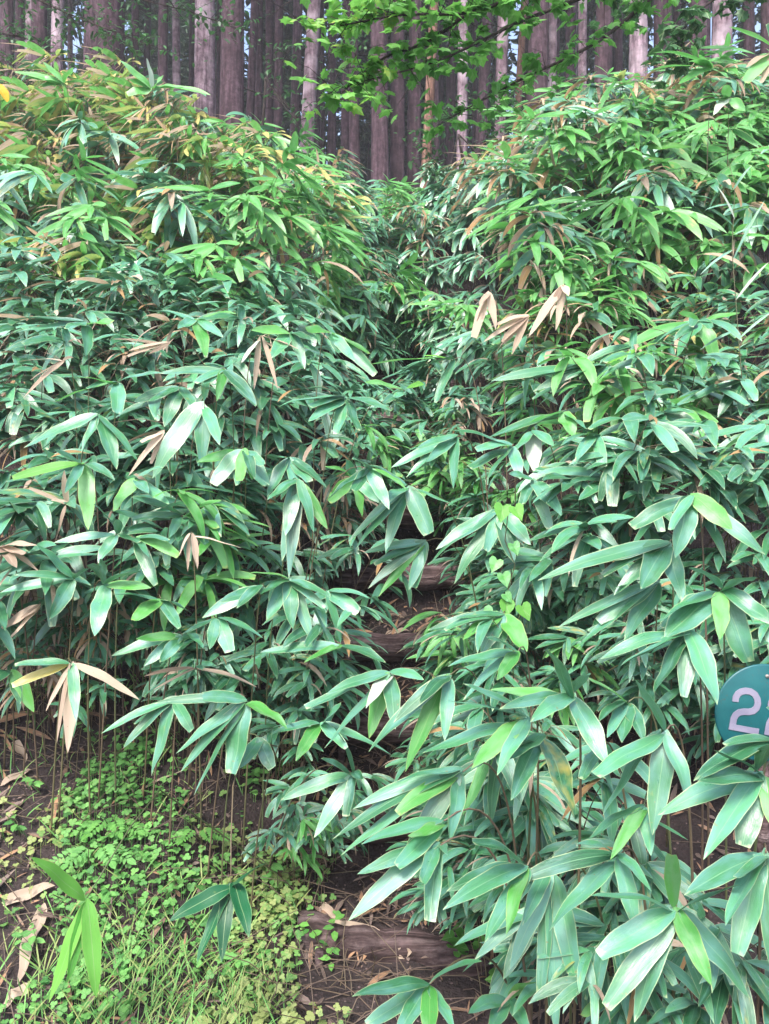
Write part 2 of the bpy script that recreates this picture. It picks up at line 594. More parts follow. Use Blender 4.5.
# ------------------------------------------------------------------ terrain sheet
def axis(vals):
    out = []
    for a, b, st in vals:
        n = max(1, round((b - a) / st))
        out += [a + (b - a) * i / n for i in range(n)]
    out.append(vals[-1][1])
    return out


xs = axis([(-120, -30, 6), (-30, -8, 1), (-8, -2.2, .25), (-2.2, 1.2, .045), (1.2, 2.4, .1), (2.4, 8, .25), (8, 30, 1), (30, 120, 6)])
ys = axis([(-60, -4, 5), (-4, 1.4, .4), (1.4, 5.5, .045), (5.5, 12.6, .09), (12.6, 20, .4), (20, 50, 1.5), (50, 140, 6)])
gv, gf = [], []
for y in ys:
    for x in xs:
        gv.append((x, y, ground(x, y)))
nx = len(xs)
for j in range(len(ys) - 1):
    for i in range(nx - 1):
        a = j * nx + i
        gf.append((a, a + 1, a + nx + 1, a + nx))
gm = bpy.data.meshes.new('ground')
gm.from_pydata(gv, [], gf)
gm.materials.append(M['soil'])
gm.polygons.foreach_set('use_smooth', np.ones(len(gf), dtype=bool))
go = bpy.data.objects.new('ground', gm)
col.objects.link(go)
tag(go, kind='structure')

# ------------------------------------------------------------------ log steps
LOGNOTE = {0: 'weathered log step across the path at the foot of the picture', 1: 'log step hidden under leaves just above the lowest one',
           2: 'log step in the dark gap under the low leaves', 3: 'dark log step in the shaded gap between the two thickets',
           4: 'log step just above the shaded gap of the path', 5: 'log step under the arching whorl mid path',
           6: 'reddish log step with dead needles halfway up the path'}
for i, sy in enumerate(STEPS[:12]):
    if i in (1, 2): wlen = .74
    else: wlen = .86 if i else .62
    r = .070 + .01 * ((i * 7) % 3) / 2
    cx0 = xc(sy) + (.03 if i else .06)
    z = lerp_tab(PATH, sy) - .005 - (0 if i else .025)
    a = Acc()
    n = 26
    tilt = -.05 if i == 0 else (.02 * ((i * 5) % 3 - 1))
    pts = [V((cx0 + (k / n - .5) * wlen, sy - .075 + .012 * math.sin(k * .5 + i) + (-.10 * (k / n - .5) if i == 0 else 0), z + tilt * (k / n - .5) + .006 * math.sin(k * .9 + i))) for k in range(n + 1)]
    a.tube(pts, [r * (1 + .07 * mnoise.noise(V((k * .4, i * 3.3, 0)))) for k in range(n + 1)], 18, (.5, .5, .5))
    for vi in range(len(a.v)):
        p = V(a.v[vi])
        q = mnoise.noise(V((p.x * 6, p.y * 40, p.z * 40 + i)))
        a.v[vi] = (p.x, p.y + q * .006, p.z + q * .008)
    root = thing('log_step', (cx0, sy, z), LOGNOTE.get(i, None) or ('log step %s high up the path among overhanging leaves' % ['eighth from the bottom', 'ninth from the bottom', 'tenth from the bottom', 'eleventh from the bottom', 'topmost'][i - 7]), 'log step', 'log steps set across the climbing path')
    part(a, 'log', M['log'], root)
    for s_ in (-1, 1):
        b = Acc()
        px = cx0 + s_ * wlen * .38
        b.tube([V((px, sy - .155, z - .16)), V((px + .004, sy - .16, z + r * .75))], [.017, .015], 8, (.3, .5, .5))
        part(b, 'stake', M['log'], root)

# ------------------------------------------------------------------ hero bamboo whorls, traced at their own distances
CR = {'A': (260, 460, 2.958), 'B': (509, 460, 2.958), 'C': (260, 640, 2.958), 'D': (509, 640, 2.958), 'E': (260, 824, 2.958),
      'F': (509, 824, 2.958), 'G': (0, 824, 2.958), 'H': (0, 640, 2.958), 'I': (0, 300, 2.958), 'J': (0, 460, 2.958),
      'K': (200, 300, 2.958), 'L': (450, 280, 2.41), 'N': (0, 60, 2.563), 'O': (509, 0, 2.958)}
# crop, distance, node, leaves [(tip x, tip y, width, kind)], side of root, label
HERO = [
 ('A', 2.9, (435, 80), [(265, 240, 34), (283, 262, 38), (372, 270, 46), (520, 262, 58), (608, 150, 22), (285, 0, 50), (350, 130, 40)], 'R', 'pale blue-green shoot whose whorl hangs over the middle of the path'),
 ('A', 3.0, (490, 240), [(320, 380, 32), (353, 405, 40), (440, 385, 38), (450, 418, 36), (305, 275, 34), (310, 325, 30)], 'R', 'lower drooping whorl directly above the shaded log step'),
 ('A', 2.85, (712, 150), [(500, 305, 55), (573, 365, 48), (660, 290, 42), (750, 305, 58), (520, 265, 40), (800, 250, 50)], 'R', 'broad bluish whorl at mid height right beside the heart-leaved vine'),
 ('A', 2.75, (85, 355), [(95, 500, 50), (0, 400, 40), (210, 410, 34), (20, 475, 50), (215, 460, 26), (-30, 335, 36), (155, 540, 40)], 'L', 'shoot with a rounded lime leaf left of the dark gap'),
 ('A', 2.9, (110, 60), [(75, 225, 48), (65, 300, 40), (160, 215, 38), (200, 205, 40), (22, 120, 36), (85, 350, 42)], 'L', 'shoot with long hanging bluish leaves at the mid left of the path'),
 ('A', 3.0, (280, 60), [(195, 135, 42), (300, 170, 40), (255, -10, 30), (360, 130, 36), (-10 + 200, 20, 30)], 'L', 'small whorl left of the path under the fan-shaped one'),
 ('A', 2.95, (200, 390), [(318, 472, 45), (240, 545, 40), (328, 410, 26), (150, 540, 36), (120, 430, 30)], 'L', 'shoot reaching right to the edge of the dark gap'),
 ('A', 2.6, (720, 460), [(495, 505, 45), (600, 530, 44), (655, 575, 52), (790, 570, 60), (575, 470, 24), (690, 620, 46)], 'R', 'low whorl under the heart-leaved vine'),
 ('A', 2.7, (240, 545), [(372, 600, 40), (0, 570, 40), (130, 600, 34), (385, 610, 30)], 'L', 'low shoot just left of the shaded log step'),
 ('B', 2.25, (540, 105), [(322, 220, 56), (490, 290, 75), (660, 205, 66), (345, 65, 18), (465, 240, 36), (758, 280, 50)], 'R', 'light green spreading whorl above the teal sign, highest of the large right ones'),
 ('B', 2.35, (475, 245), [(390, 382, 80), (512, 420, 58), (165, 325, 56), (85, 355, 48), (225, 375, 34), (310, 400, 52)], 'R', 'shoot with a bitten oval leaf left of the spreading whorl'),
 ('B', 2.1, (625, 385), [(460, 530, 100), (732, 347, 55), (625, 530, 55), (725, 640, 78), (790, 490, 56), (445, 480, 60), (530, 320, 40)], 'R', 'broad-leaved whorl just above the teal sign, one tip touching its disc'),
 ('B', 2.4, (445, 360), [(340, 535, 66), (235, 500, 56), (145, 495, 34), (200, 560, 40), (310, 380, 26)], 'R', 'shoot with dark glossy leaves between vine and broad-leaved whorl'),
 ('B', 2.05, (530, 505), [(430, 690, 62), (515, 725, 52), (615, 725, 80), (330, 610, 58), (270, 590, 50)], 'R', 'whorl of long hanging leaves left of the teal sign'),
 ('B', 2.9, (300, 60), [(205, 120, 38), (160, 75, 30), (80, 40, 34), (320, 130, 34)], 'R', 'small whorl under the white-lit leaf on the right bank'),
 ('B', 2.9, (70, 60), [(155, 165, 56), (30, 150, 34), (130, 230, 40), (0, 40, 30)], 'R', 'dark shoot behind the heart-leaved vine'),
 ('C', 2.2, (385, 95), [(195, 160, 38), (80, 230, 38), (315, 205, 52, 'pale'), (190, 320, 36), (322, 292, 52), (400, 265, 50), (485, 118, 34)], 'R', 'shoot reaching over the path with one white-lit leaf'),
 ('C', 2.0, (560, 105), [(320, 330, 60), (430, 390, 56), (395, 245, 42), (470, 190, 40), (545, 300, 44)], 'R', 'long-leaved whorl sweeping left over the path below the shaded log'),
 ('C', 1.7, (800, 235), [(480, 338, 62), (548, 178, 40), (600, 130, 30), (625, 380, 56), (700, 400, 50)], 'R', 'nearest pale shoot pointing left at the middle right'),
 ('C', 1.95, (760, 40), [(555, 78, 42), (655, -10, 38), (600, 180, 38), (700, 120, 40)], 'R', 'slender bluish whorl left below the bitten leaf'),
 ('C', 2.5, (275, 395), [(60, 475, 42), (160, 585, 46), (215, 255, 32), (305, 420, 30), (180, 350, 26), (250, 560, 36)], 'L', 'dark green low whorl left of the path over the dirt'),
 ('C', 2.5, (185, 250), [(105, 360, 42), (30, 280, 26), (250, 180, 40), (265, 330, 34), (390, 340, 34)], 'L', 'shaded shoot hanging under the one with the white-lit leaf'),
 ('C', 1.75, (600, 390), [(215, 590, 55), (275, 500, 44), (375, 540, 56), (420, 655, 60), (560, 600, 52), (370, 430, 36), (240, 640, 44)], 'R', 'long fan of narrow leaves pointing down-left beside the path'),
 ('C', 2.55, (0, 290), [(45, 402, 46), (100, 245, 28), (-60, 380, 40)], 'L', 'small two-leaf shoot above the mossy ground'),
 ('C', 1.9, (705, 300), [(680, 545, 58), (625, 382, 50), (770, 480, 50), (600, 520, 40)], 'R', 'hanging dark leaves under the nearest pale shoot'),
 ('D', 1.65, (462, 272), [(205, 430, 62), (280, 522, 58), (425, 578, 70), (555, 530, 60), (370, 115, 50)], 'R', 'whorl of five splayed leaves left below the teal sign'),
 ('D', 1.5, (748, 398), [(440, 518, 66), (575, 650, 62), (680, 665, 74), (840, 640, 74), (555, 420, 56), (605, 328, 34), (800, 300, 50)], 'R', 'nearest whorl at the right edge directly below the teal sign'),
 ('D', 1.52, (800, 300), [(603, 328, 34), (545, 418, 66), (650, 385, 50), (760, 200, 40)], 'R', 'leaves crossing the lower rim of the teal sign at the right edge'),
 ('D', 1.7, (185, 170), [(290, 370, 72), (110, 25, 52), (-60, 150, 48), (65, 242, 54), (240, 100, 40), (-30, 205, 40)], 'R', 'bright upright shoot with a folded yellow-green leaf'),
 ('D', 1.75, (100, 280), [(190, 525, 90, 'deep', .34), (0, 350, 62), (5, 475, 56), (-60, 330, 50)], 'R', 'shoot with a wide leaf browned down to its tip'),
 ('D', 1.7, (400, 490), [(228, 596, 48), (300, 650, 40), (420, 640, 44)], 'R', 'pair of pale leaves under the five-leaf whorl'),
 ('D', 1.9, (350, 185), [(335, 305, 56), (265, 240, 44), (210, 110, 34), (400, 300, 50), (290, 290, 36)], 'R', 'dark hanging leaves behind the five-leaf whorl'),
 ('D', 1.75, (255, 325), [(312, 472, 34), (205, 430, 40), (340, 420, 38)], 'R', 'narrow leaves with a white tip left of the five-leaf whorl'),
 ('E', 1.6, (525, 68), [(495, 370, 50), (555, 92, 26), (262, 286, 60), (288, 148, 48), (470, 200, 44)], 'R', 'whorl with one long straight leaf hanging above the lowest log'),
 ('E', 1.65, (545, -10), [(385, 145, 56), (420, 60, 44), (300, 60, 46)], 'R', 'pale leaf pair above the lowest log step'),
 ('E', 1.55, (790, 125), [(540, 255, 56), (665, 350, 62), (550, 200, 56), (600, 50, 40), (730, 330, 54)], 'R', 'shoot of three broad leaves right above the lowest log'),
 ('E', 1.6, (500, 475), [(272, 510, 46), (657, 405, 48), (400, 640, 56), (500, 660, 54), (280, 620, 50), (575, 610, 44)], 'R', 'low whorl at the bottom edge right of the lowest log'),
 ('E', 1.75, (830, 245), [(575, 360, 48), (635, 402, 42), (720, 460, 56), (600, 440, 40)], 'R', 'shaded leaves beside the long straight leaf near the bottom'),
 ('F', 1.5, (495, 255), [(255, 588, 70), (370, 588, 72), (715, 515, 78), (228, 418, 74), (240, 215, 40), (482, 75, 46), (690, 180, 48), (600, 480, 60)], 'R', 'large grey-bloomed whorl of the lower right corner'),
 ('F', 1.6, (325, 98), [(118, 316, 66), (385, 348, 62), (-5, 185, 52), (420, 200, 40), (200, 60, 36)], 'R', 'vivid green whorl over the large grey-bloomed one'),
 ('F', 1.65, (130, 145), [(0, 432, 56), (208, 522, 66), (90, 575, 48), (140, 640, 50), (40, 300, 44)], 'R', 'long hanging leaves left of the large grey-bloomed whorl'),
 ('F', 1.45, (760, 85), [(665, 430, 80), (790, 480, 60), (518, 212, 70), (655, 190, 50), (640, 300, 60)], 'R', 'broad leaves hanging at the right edge near the bottom, one torn off square'),
 ('F', 1.6, (640, 390), [(600, 630, 52), (700, 650, 56), (790, 560, 46), (560, 540, 40)], 'R', 'leaves hanging in the bottom right corner'),
 ('F', 1.6, (545, 540), [(400, 600, 42), (520, 650, 46), (620, 640, 46), (460, 560, 34)], 'R', 'short whorl cut by the bottom edge under the grey-bloomed one'),
 ('F', 1.75, (0, 520), [(-120, 560, 50), (-60, 620, 48), (80, 470, 40), (60, 640, 46)], 'R', 'whorl at the bottom edge between low log and corner'),
 ('F', 1.7, (330, 500), [(240, 515, 30), (280, 650, 46), (380, 640, 44), (200, 600, 44)], 'R', 'dim leaves at the bottom edge below the grey-bloomed whorl'),
 ('G', 2.0, (258, 218), [(93, 97, 56, 'lime'), (145, 530, 46, 'lime', .15), (285, 515, 54, 'lime'), (200, 470, 40, 'lime')], 'S1', 'lone sprig of lime leaves on a thin stalk in the lower left corner'),
 ('G', 2.05, (683, 180), [(500, 288, 50, 'dark'), (583, 412, 46, 'dark'), (655, 410, 46, 'dark'), (737, 335, 54, 'dark'), (800, 108, 36, 'dark')], 'S2', 'dark sprig hanging on a long stalk over the clover'),
 ('H', 2.6, (210, 65), [(0, 150, 30, 'deep', .6), (200, 335, 42, 'withered'), (412, 178, 34, 'withered'), (135, 212, 16, 'withered'), (168, 305, 16, 'withered'), (225, 240, 36), (10, 85, 28)], 'L', 'half-withered whorl with a bleached hanging leaf at the left'),
 ('H', 2.5, (518, 172), [(300, 277, 32), (365, 320, 38), (450, 402, 46), (578, 290, 36)], 'L', 'pale three-leaf whorl left of the long dark stalk'),
 ('H', 2.4, (730, 180), [(455, 188, 34), (520, 335, 46), (535, 390, 46), (683, 427, 82), (575, 460, 26), (560, 170, 44), (850, 260, 50)], 'L', 'big bluish whorl at the lower left end of the thicket'),
 ('H', 2.7, (580, 82), [(425, 108, 14, 'withered'), (450, 150, 14, 'withered'), (760, 140, 16, 'withered'), (600, 90, 20)], 'L', 'thin dry blades behind the pale three-leaf whorl'),
 ('H', 2.8, (30, 95), [(100, 215, 46), (-40, 130, 40), (60, 190, 34)], 'L', 'dark leaves at the left edge under the half-withered whorl'),
 ('J', 2.7, (248, 12), [(262, 208, 52), (340, 60, 30), (0, 68, 34, 'lime'), (190, 100, 30), (160, -30, 30)], 'L', 'shoot at mid left with one flat blue-grey leaf hanging'),
 ('J', 2.75, (345, 220), [(290, 305, 40), (160, 245, 32), (420, 250, 34), (350, 175, 26), (275, 130, 30)], 'L', 'whorl right of the bleached bundle on the left'),
 ('J', 2.65, (220, 350), [(145, 472, 48), (0, 392, 38), (110, 250, 36), (270, 320, 30), (40, 340, 28)], 'L', 'shoot with a straight stalk near the left edge'),
 ('J', 2.6, (310, 365), [(280, 520, 58), (447, 378, 38), (420, 330, 30), (250, 300, 34), (300, 290, 34)], 'L', 'whorl with a long pale hanging leaf left of the oval one'),
 ('J', 2.6, (475, 410), [(385, 490, 58, 'fresh'), (565, 455, 28), (330, 395, 30), (540, 510, 36)], 'L', 'shoot with an oval dark green leaf in the lower left thicket'),
 ('J', 2.85, (540, 170), [(660, 217, 52, 'fresh'), (350, 185, 28), (385, 110, 36), (655, 120, 30), (500, 230, 30), (600, 190, 30)], 'L', 'star-shaped whorl above the dry hanging blades'),
 ('J', 2.65, (565, 222), [(583, 322, 22, 'withered'), (715, 262, 16, 'withered'), (530, 285, 14, 'withered'), (555, 330, 12, 'withered')], 'L', 'dry shoot with curled tan blades at mid left'),
 ('J', 2.7, (400, 232), [(560, 305, 36), (470, 390, 42), (440, 290, 30), (520, 250, 30)], 'L', 'dense bluish whorl over the oval leaf'),
 ('J', 2.6, (540, 520), [(330, 580, 38), (425, 610, 40), (600, 560, 40), (470, 600, 40), (400, 530, 30)], 'L', 'arching shoot just above the pale three-leaf whorl'),
 ('J', 2.6, (640, 470), [(540, 515, 16), (690, 600, 48), (790, 540, 40), (620, 560, 36)], 'L', 'low shoot left of the rounded lime leaf'),
 ('J', 2.65, (780, 375), [(598, 468, 48), (650, 420, 40), (700, 440, 36)], 'L', 'broad level leaf pointing left at lower mid left'),
 ('J', 2.8, (400, 58), [(332, 162, 58, 'fresh'), (500, 130, 40), (480, 20, 26), (440, 100, 34)], 'L', 'shoot with a wide leaf beside the flat blue-grey one'),
 ('J', 2.65, (0, 260), [(110, 255, 30, 'withered'), (50, 320, 34, 'withered'), (90, 290, 26, 'withered'), (115, 330, 20, 'withered'), (-20, 350, 24, 'withered')], 'L', 'bleached pinkish bundle of dry leaves at the left edge'),
 ('J', 2.7, (120, 430), [(0, 502, 30, 'withered'), (20, 540, 20, 'withered'), (60, 470, 14, 'withered')], 'L', 'single bleached blade low at the left edge'),
 ('J', 2.9, (200, 130), [(165, 240, 18, 'withered'), (150, 120, 18, 'withered'), (190, 30, 22, 'withered'), (60, 75, 14, 'withered')], 'L', 'dry pink blades behind the flat blue-grey leaf'),
 ('I', 2.95, (290, 342), [(70, 437, 52), (118, 447, 34), (345, 502, 52), (240, 450, 26), (410, 480, 36)], 'L', 'shoot with a ragged pale leaf on the left bank'),
 ('I', 3.05, (350, 245), [(205, 225, 26, 'fresh'), (160, 302, 34, 'fresh'), (345, 357, 46), (482, 215, 22), (240, 270, 30)], 'L', 'level green whorl above the ragged pale leaf'),
 ('I', 3.05, (662, 205), [(470, 217, 40), (600, 250, 30), (760, 312, 42), (640, 300, 30), (560, 260, 30)], 'L', 'arched shoot with a dark stalk on the left bank'),
 ('I', 2.95, (600, 305), [(450, 527, 66), (515, 462, 44), (595, 497, 48), (650, 430, 40)], 'L', 'whorl of long leaves hanging in the middle of the left bank'),
 ('I', 3.1, (530, 258), [(485, 377, 46), (395, 302, 38), (440, 300, 30), (580, 330, 34)], 'L', 'short whorl left of the arched dark-stalked shoot'),
 ('I', 2.95, (720, 442), [(615, 567, 50), (705, 560, 38), (752, 532, 34), (790, 500, 36)], 'L', 'hanging three-leaf whorl left of the fan-shaped one'),
 ('I', 3.3, (580, 60), [(610, 168, 44), (525, 85, 34), (700, 40, 30), (430, 30, 36), (660, 110, 30)], 'L', 'shoot high on the left bank with one long hanging leaf'),
 ('I', 3.4, (255, 70), [(255, 165, 42), (185, 90, 40), (40, 100, 34, 'deep', .1), (350, 70, 40), (0, 60, 30)], 'L', 'blue-grey whorl near the left edge upper bank'),
 ('I', 3.3, (500, 130), [(330, 115, 14, 'withered'), (440, 160, 14, 'withered'), (380, 150, 12, 'withered'), (350, 180, 12, 'withered')], 'L', 'level tan blades in the upper left bank'),
 ('I', 3.1, (190, 180), [(50, 185, 16, 'withered'), (80, 245, 14, 'withered'), (110, 150, 14, 'withered'), (70, 290, 16, 'withered'), (220, 170, 14, 'withered'), (120, 230, 12, 'withered')], 'L', 'star of dry pink blades in the left bank'),
 ('I', 2.9, (480, 390), [(420, 470, 22, 'withered'), (440, 500, 18, 'withered'), (400, 430, 16, 'withered'), (380, 520, 16, 'withered')], 'L', 'brown drooping bunch under the ragged pale leaf'),
 ('K', 3.2, (430, 290), [(400, 415, 42), (475, 415, 38), (567, 330, 36), (320, 360, 44), (232, 315, 42), (355, 230, 34), (290, 260, 34), (300, 330, 36)], 'L', 'fan-shaped pale whorl left of the path at mid height'),
 ('K', 3.0, (130, 445), [(25, 567, 50), (110, 562, 38), (155, 532, 34), (205, 550, 36), (-10, 480, 34)], 'L', 'whorl below the fan-shaped one hanging towards the left'),
 ('K', 3.05, (265, 470), [(200, 585, 44), (285, 580, 38), (340, 560, 36), (375, 555, 34), (180, 460, 34)], 'L', 'hanging cluster directly under the fan-shaped whorl'),
 ('K', 3.3, (268, 98), [(213, 172, 48), (150, 90, 34), (310, 205, 34), (330, 120, 30)], 'L', 'shoot right of the dry crossed blades on the left bank'),
 ('K', 3.4, (385, 95), [(520, 172, 44), (415, 165, 34), (460, 182, 34), (300, 90, 30), (545, 250, 38)], 'L', 'shoot reaching right into the dark hollow of the path'),
 ('K', 3.3, (605, 268), [(488, 243, 26, 'fresh'), (662, 250, 30, 'lime'), (540, 305, 30), (570, 290, 26)], 'L', 'vivid bright leaf pair beside the reddish log step'),
 ('K', 3.2, (75, 205), [(165, 317, 42), (60, 290, 34), (130, 170, 30), (0, 190, 34)], 'L', 'bluish shoot left of the fan-shaped whorl'),
 ('K', 3.25, (180, 110), [(310, 155, 13, 'withered'), (290, 205, 13, 'withered'), (230, 265, 15, 'withered'), (160, 265, 18, 'withered'), (120, 190, 18, 'pale')], 'L', 'dry crossed tan blades in the middle of the left bank'),
 ('K', 2.8, (500, 500), [(370, 592, 44), (610, 560, 44), (450, 470, 40), (560, 620, 44), (440, 590, 36)], 'L', 'leafy arm leaning over the path above the pale whorl'),
 ('K', 3.6, (750, 175), [(500, 190, 26), (640, 120, 30), (660, 200, 30), (690, 320, 34), (640, 165, 18, 'lime')], 'R', 'shoot crossing the dark hollow from the right'),
 ('K', 3.2, (760, 405), [(565, 495, 38), (610, 525, 34), (640, 440, 28), (670, 480, 34), (750, 560, 40)], 'R', 'whorl on the right bank beside the reddish log step'),
 ('L', 3.5, (375, 205), [(100, 242, 34), (160, 250, 30), (200, 270, 30), (402, 307, 38), (490, 307, 40), (520, 145, 20, 'lime'), (230, 305, 22), (340, 277, 28), (280, 240, 30)], 'R', 'long arching pale spray across the middle of the right bank'),
 ('L', 3.8, (600, 100), [(545, 187, 42), (645, 207, 36), (390, 180, 32), (545, 75, 20, 'fresh'), (700, 80, 18, 'fresh'), (480, 160, 30)], 'R', 'flat spray above the arching pale spray of the right bank'),
 ('L', 3.2, (200, 365), [(205, 465, 42, 'pale'), (150, 420, 30), (250, 400, 30)], 'R', 'shoot with one white-lit pointed leaf on the right bank'),
 ('L', 3.3, (275, 320), [(95, 380, 36), (165, 377, 34), (297, 377, 42), (190, 345, 26), (330, 360, 30)], 'R', 'pale leaves above the white-lit pointed leaf'),
 ('L', 3.2, (515, 320), [(465, 382, 34), (612, 382, 46), (380, 355, 26), (600, 320, 22), (450, 345, 26)], 'R', 'whorl with a broad leaf at centre of the right bank'),
 ('L', 3.6, (95, 28), [(50, 168, 24, 'withered'), (60, 110, 18, 'withered'), (70, 60, 16, 'withered'), (110, 120, 20, 'withered')], 'R', 'tall bleached hanging blades left of the other dry ones beside the path'),
 ('L', 3.6, (275, 12), [(190, 137, 24, 'withered'), (255, 122, 20, 'withered'), (225, 110, 20, 'withered'), (285, 40, 20, 'withered')], 'R', 'pair of long bleached blades hanging on the right bank'),
 ('L', 3.65, (190, 85), [(100, 190, 22, 'withered'), (115, 165, 22, 'withered'), (150, 180, 18, 'withered'), (80, 150, 16, 'withered'), (90, 120, 16, 'withered')], 'R', 'grey-brown bundle between the bleached hanging blades'),
 ('L', 3.0, (760, 350), [(630, 440, 44), (770, 440, 44), (590, 390, 24), (680, 420, 34)], 'R', 'broad leaves at the right edge above the large whorls'),
 ('L', 3.3, (710, 240), [(560, 298, 28), (645, 330, 34), (700, 330, 24), (740, 300, 30), (600, 250, 26)], 'R', 'bluish narrow leaves near the right edge at mid height'),
 ('L', 3.1, (150, 400), [(20, 470, 34), (90, 480, 36), (170, 480, 34), (40, 420, 26), (0, 360, 30)], 'R', 'dark whorl left of the white-lit pointed leaf'),
 ('L', 3.1, (420, 420), [(300, 470, 30), (380, 475, 40), (340, 420, 30), (470, 480, 36), (250, 460, 30)], 'R', 'dark glossy whorl low in the middle of the right bank'),
 ('N', 7.0, (165, 60), [(35, 30, 28, 'fresh'), (60, 50, 24, 'fresh'), (110, 5, 20, 'fresh'), (190, 20, 24, 'fresh'), (235, 60, 26, 'fresh'), (100, 70, 20, 'fresh')], 'L', 'bright upright shoot topping the left bank below the thick cedar'),
 ('N', 6.8, (390, 75), [(305, 0, 26, 'fresh'), (375, -5, 20, 'pale'), (470, 70, 26, 'fresh'), (540, 90, 24, 'fresh'), (310, 90, 30, 'fresh'), (420, 40, 22, 'fresh'), (330, 50, 22, 'fresh')], 'L', 'tall bright shoot standing highest on the left bank'),
 ('N', 6.5, (-5, 60), [(18, 108, 34, 'gold'), (-30, 110, 30, 'gold')], 'L', 'orange-yellow leaf at the left edge below the cedars'),
 ('O', 5.5, (600, 200), [(425, 155, 22, 'fresh'), (395, 215, 24, 'fresh'), (530, 180, 30, 'fresh'), (500, 250, 28, 'fresh'), (560, 160, 26, 'fresh'), (650, 230, 26, 'fresh')], 'R', 'bright shoot topping the right bank beside the pale cedar trunk'),
 ('O', 5.3, (650, 290), [(515, 305, 22, 'fresh'), (500, 340, 24, 'fresh'), (605, 340, 28, 'pale'), (700, 330, 30, 'fresh'), (640, 250, 30, 'fresh'), (560, 275, 24, 'fresh')], 'R', 'shoot with a grey-white upright leaf high on the right bank'),
 ('O', 5.6, (400, 430), [(325, 410, 26, 'fresh'), (430, 375, 30, 'fresh'), (405, 455, 22), (500, 380, 26), (545, 435, 34, 'lime'), (340, 450, 22, 'fresh')], 'R', 'bright shoot with round-tipped lime leaf on the right bank slope'),
 ('O', 4.6, (790, 150), [(650, 80, 20, 'fresh'), (672, 270, 40, 'fresh'), (700, 200, 26, 'withered'), (760, 50, 26), (740, 260, 24, 'withered')], 'R', 'shoot with a wide fresh leaf at the right edge under the cedars'),
]

AH = random.Random(23)


def hero(item, idx):
    crop, dist, node, leaves, side, label = item
    ox, oy, sc = CR[crop]
    npx, npy = ox + node[0] / sc, oy + node[1] / sc
    nd = at(npx, npy, dist)
    # the plant's root
    if side == 'S1':
        root = V((-.38, 2.75, 0))
    elif side == 'S2':
        root = V((-.35, 3.15, 0))
    else:
        ry = dist + AH.uniform(.12, .35)
        s = -1 if side == 'L' else 1
        rx = nd.x + s * AH.uniform(.0, .22)
        lim = xc(ry) + s * .42
        rx = min(rx, lim) if s < 0 else max(rx, lim)
        root = V((rx, ry, 0))
    root.z = ground(root.x, root.y)
    t = thing('bamboo_plant', root, label, 'bamboo plant', 'bamboo grass crowding both banks of the path')
    can = Acc()
    if side == 'S1':
        m1 = at(150, 800, 2.3)
        pts = [root, V((root.x + .0, root.y - .02, root.z + .12)), at(160, 790, 2.6), at(131, 826, 2.2), at(105, 868, 2.05), nd]
        pts = [p for p in pts]
    elif side == 'S2':
        top = at(233, 786, 2.35)
        pts = [root, V((root.x, root.y - .1, (root.z + top.z) / 2 + .05)), V((top.x, top.y + .2, top.z + .08)), top, at(231, 840, 2.12), nd]
    else:
        dirn = V((0, 0, 0))
        for lf in leaves:
            dirn += at(ox + lf[0] / sc, oy + lf[1] / sc, dist) - nd
        dirn.normalize()
        ctrl = V((root.x * .75 + nd.x * .25 - dirn.x * .05, root.y * .8 + nd.y * .2, root.z + (nd.z - root.z) * 1.08 + .03))
        pts = curve_pts(root - V((0, 0, .04)), ctrl, nd, 14)
    nP = len(pts)
    can.tube(pts, [(.0036 if dist > 1.9 else .0042) * (1 - .6 * i / (nP - 1)) for i in range(nP)], 6, (AH.uniform(.3, 1), .5, AH.random()))
    part(can, 'culm', M['cane'], t)
    camp = V((0, 0, CAMZ))
    for li, lf in enumerate(leaves):
        tx, ty, w = lf[0], lf[1], lf[2]
        kind = lf[3] if len(lf) > 3 else ('fresh' if AH.random() < (.12 if npy > 330 else .35) else 'deep')
        tip = at(ox + tx / sc, oy + ty / sc, dist)
        inpl = (tip - nd).length
        L = max(inpl * 1.04, AH.uniform(.20, .27) * (1.0 if dist < 4 else .9))
        if kind == 'withered': L = max(inpl * 1.03, .15)
        dy = math.sqrt(max(0, L * L - inpl * inpl))
        dy = min(dy, .5 * L + .03)
        tip = at(ox + tx / sc, oy + ty / sc, dist - dy * AH.uniform(.75, 1.0))
        # leaves leave the shoot a little apart from one another
        b0 = nd + V((AH.uniform(-.006, .006), AH.uniform(-.01, .012), AH.uniform(-.008, .008)))
        face = (camp - nd).normalized() * .55 + UP * .8 + V((AH.uniform(-.3, .3), 0, 0))
        tone = (min(1, max(0, AH.gauss(.55, .33))), (lf[4] if len(lf) > 4 else AH.random() ** 3 * .2), AH.random())
        a = Acc()
        hw = w / sc / F * dist * .5 * .96
        down = max(0, -(tip - nd).normalized().z)
        blade(a, b0, tip, hw, face, arch=AH.uniform(.02, .13) * (1 - .4 * down), n=14, across=5, tone=tone, fold=AH.uniform(.03, .34), torn=(AH.random() < .24), roll=AH.uniform(-.6, .6), wav=AH.uniform(.03, .16), rnd=AH)
        o = part(a, 'leaf', M[kind], t)
        if kind == 'withered': o['label'] = 'dry bleached leaf'
        if kind == 'pale': o['label'] = 'white-lit leaf'
    return t


heroes = [hero(it, i) for i, it in enumerate(HERO)]

# ------------------------------------------------------------------ filling bamboo plants
FR = random.Random(91)
fill = []


def canopy_margin(px, py):
    return True


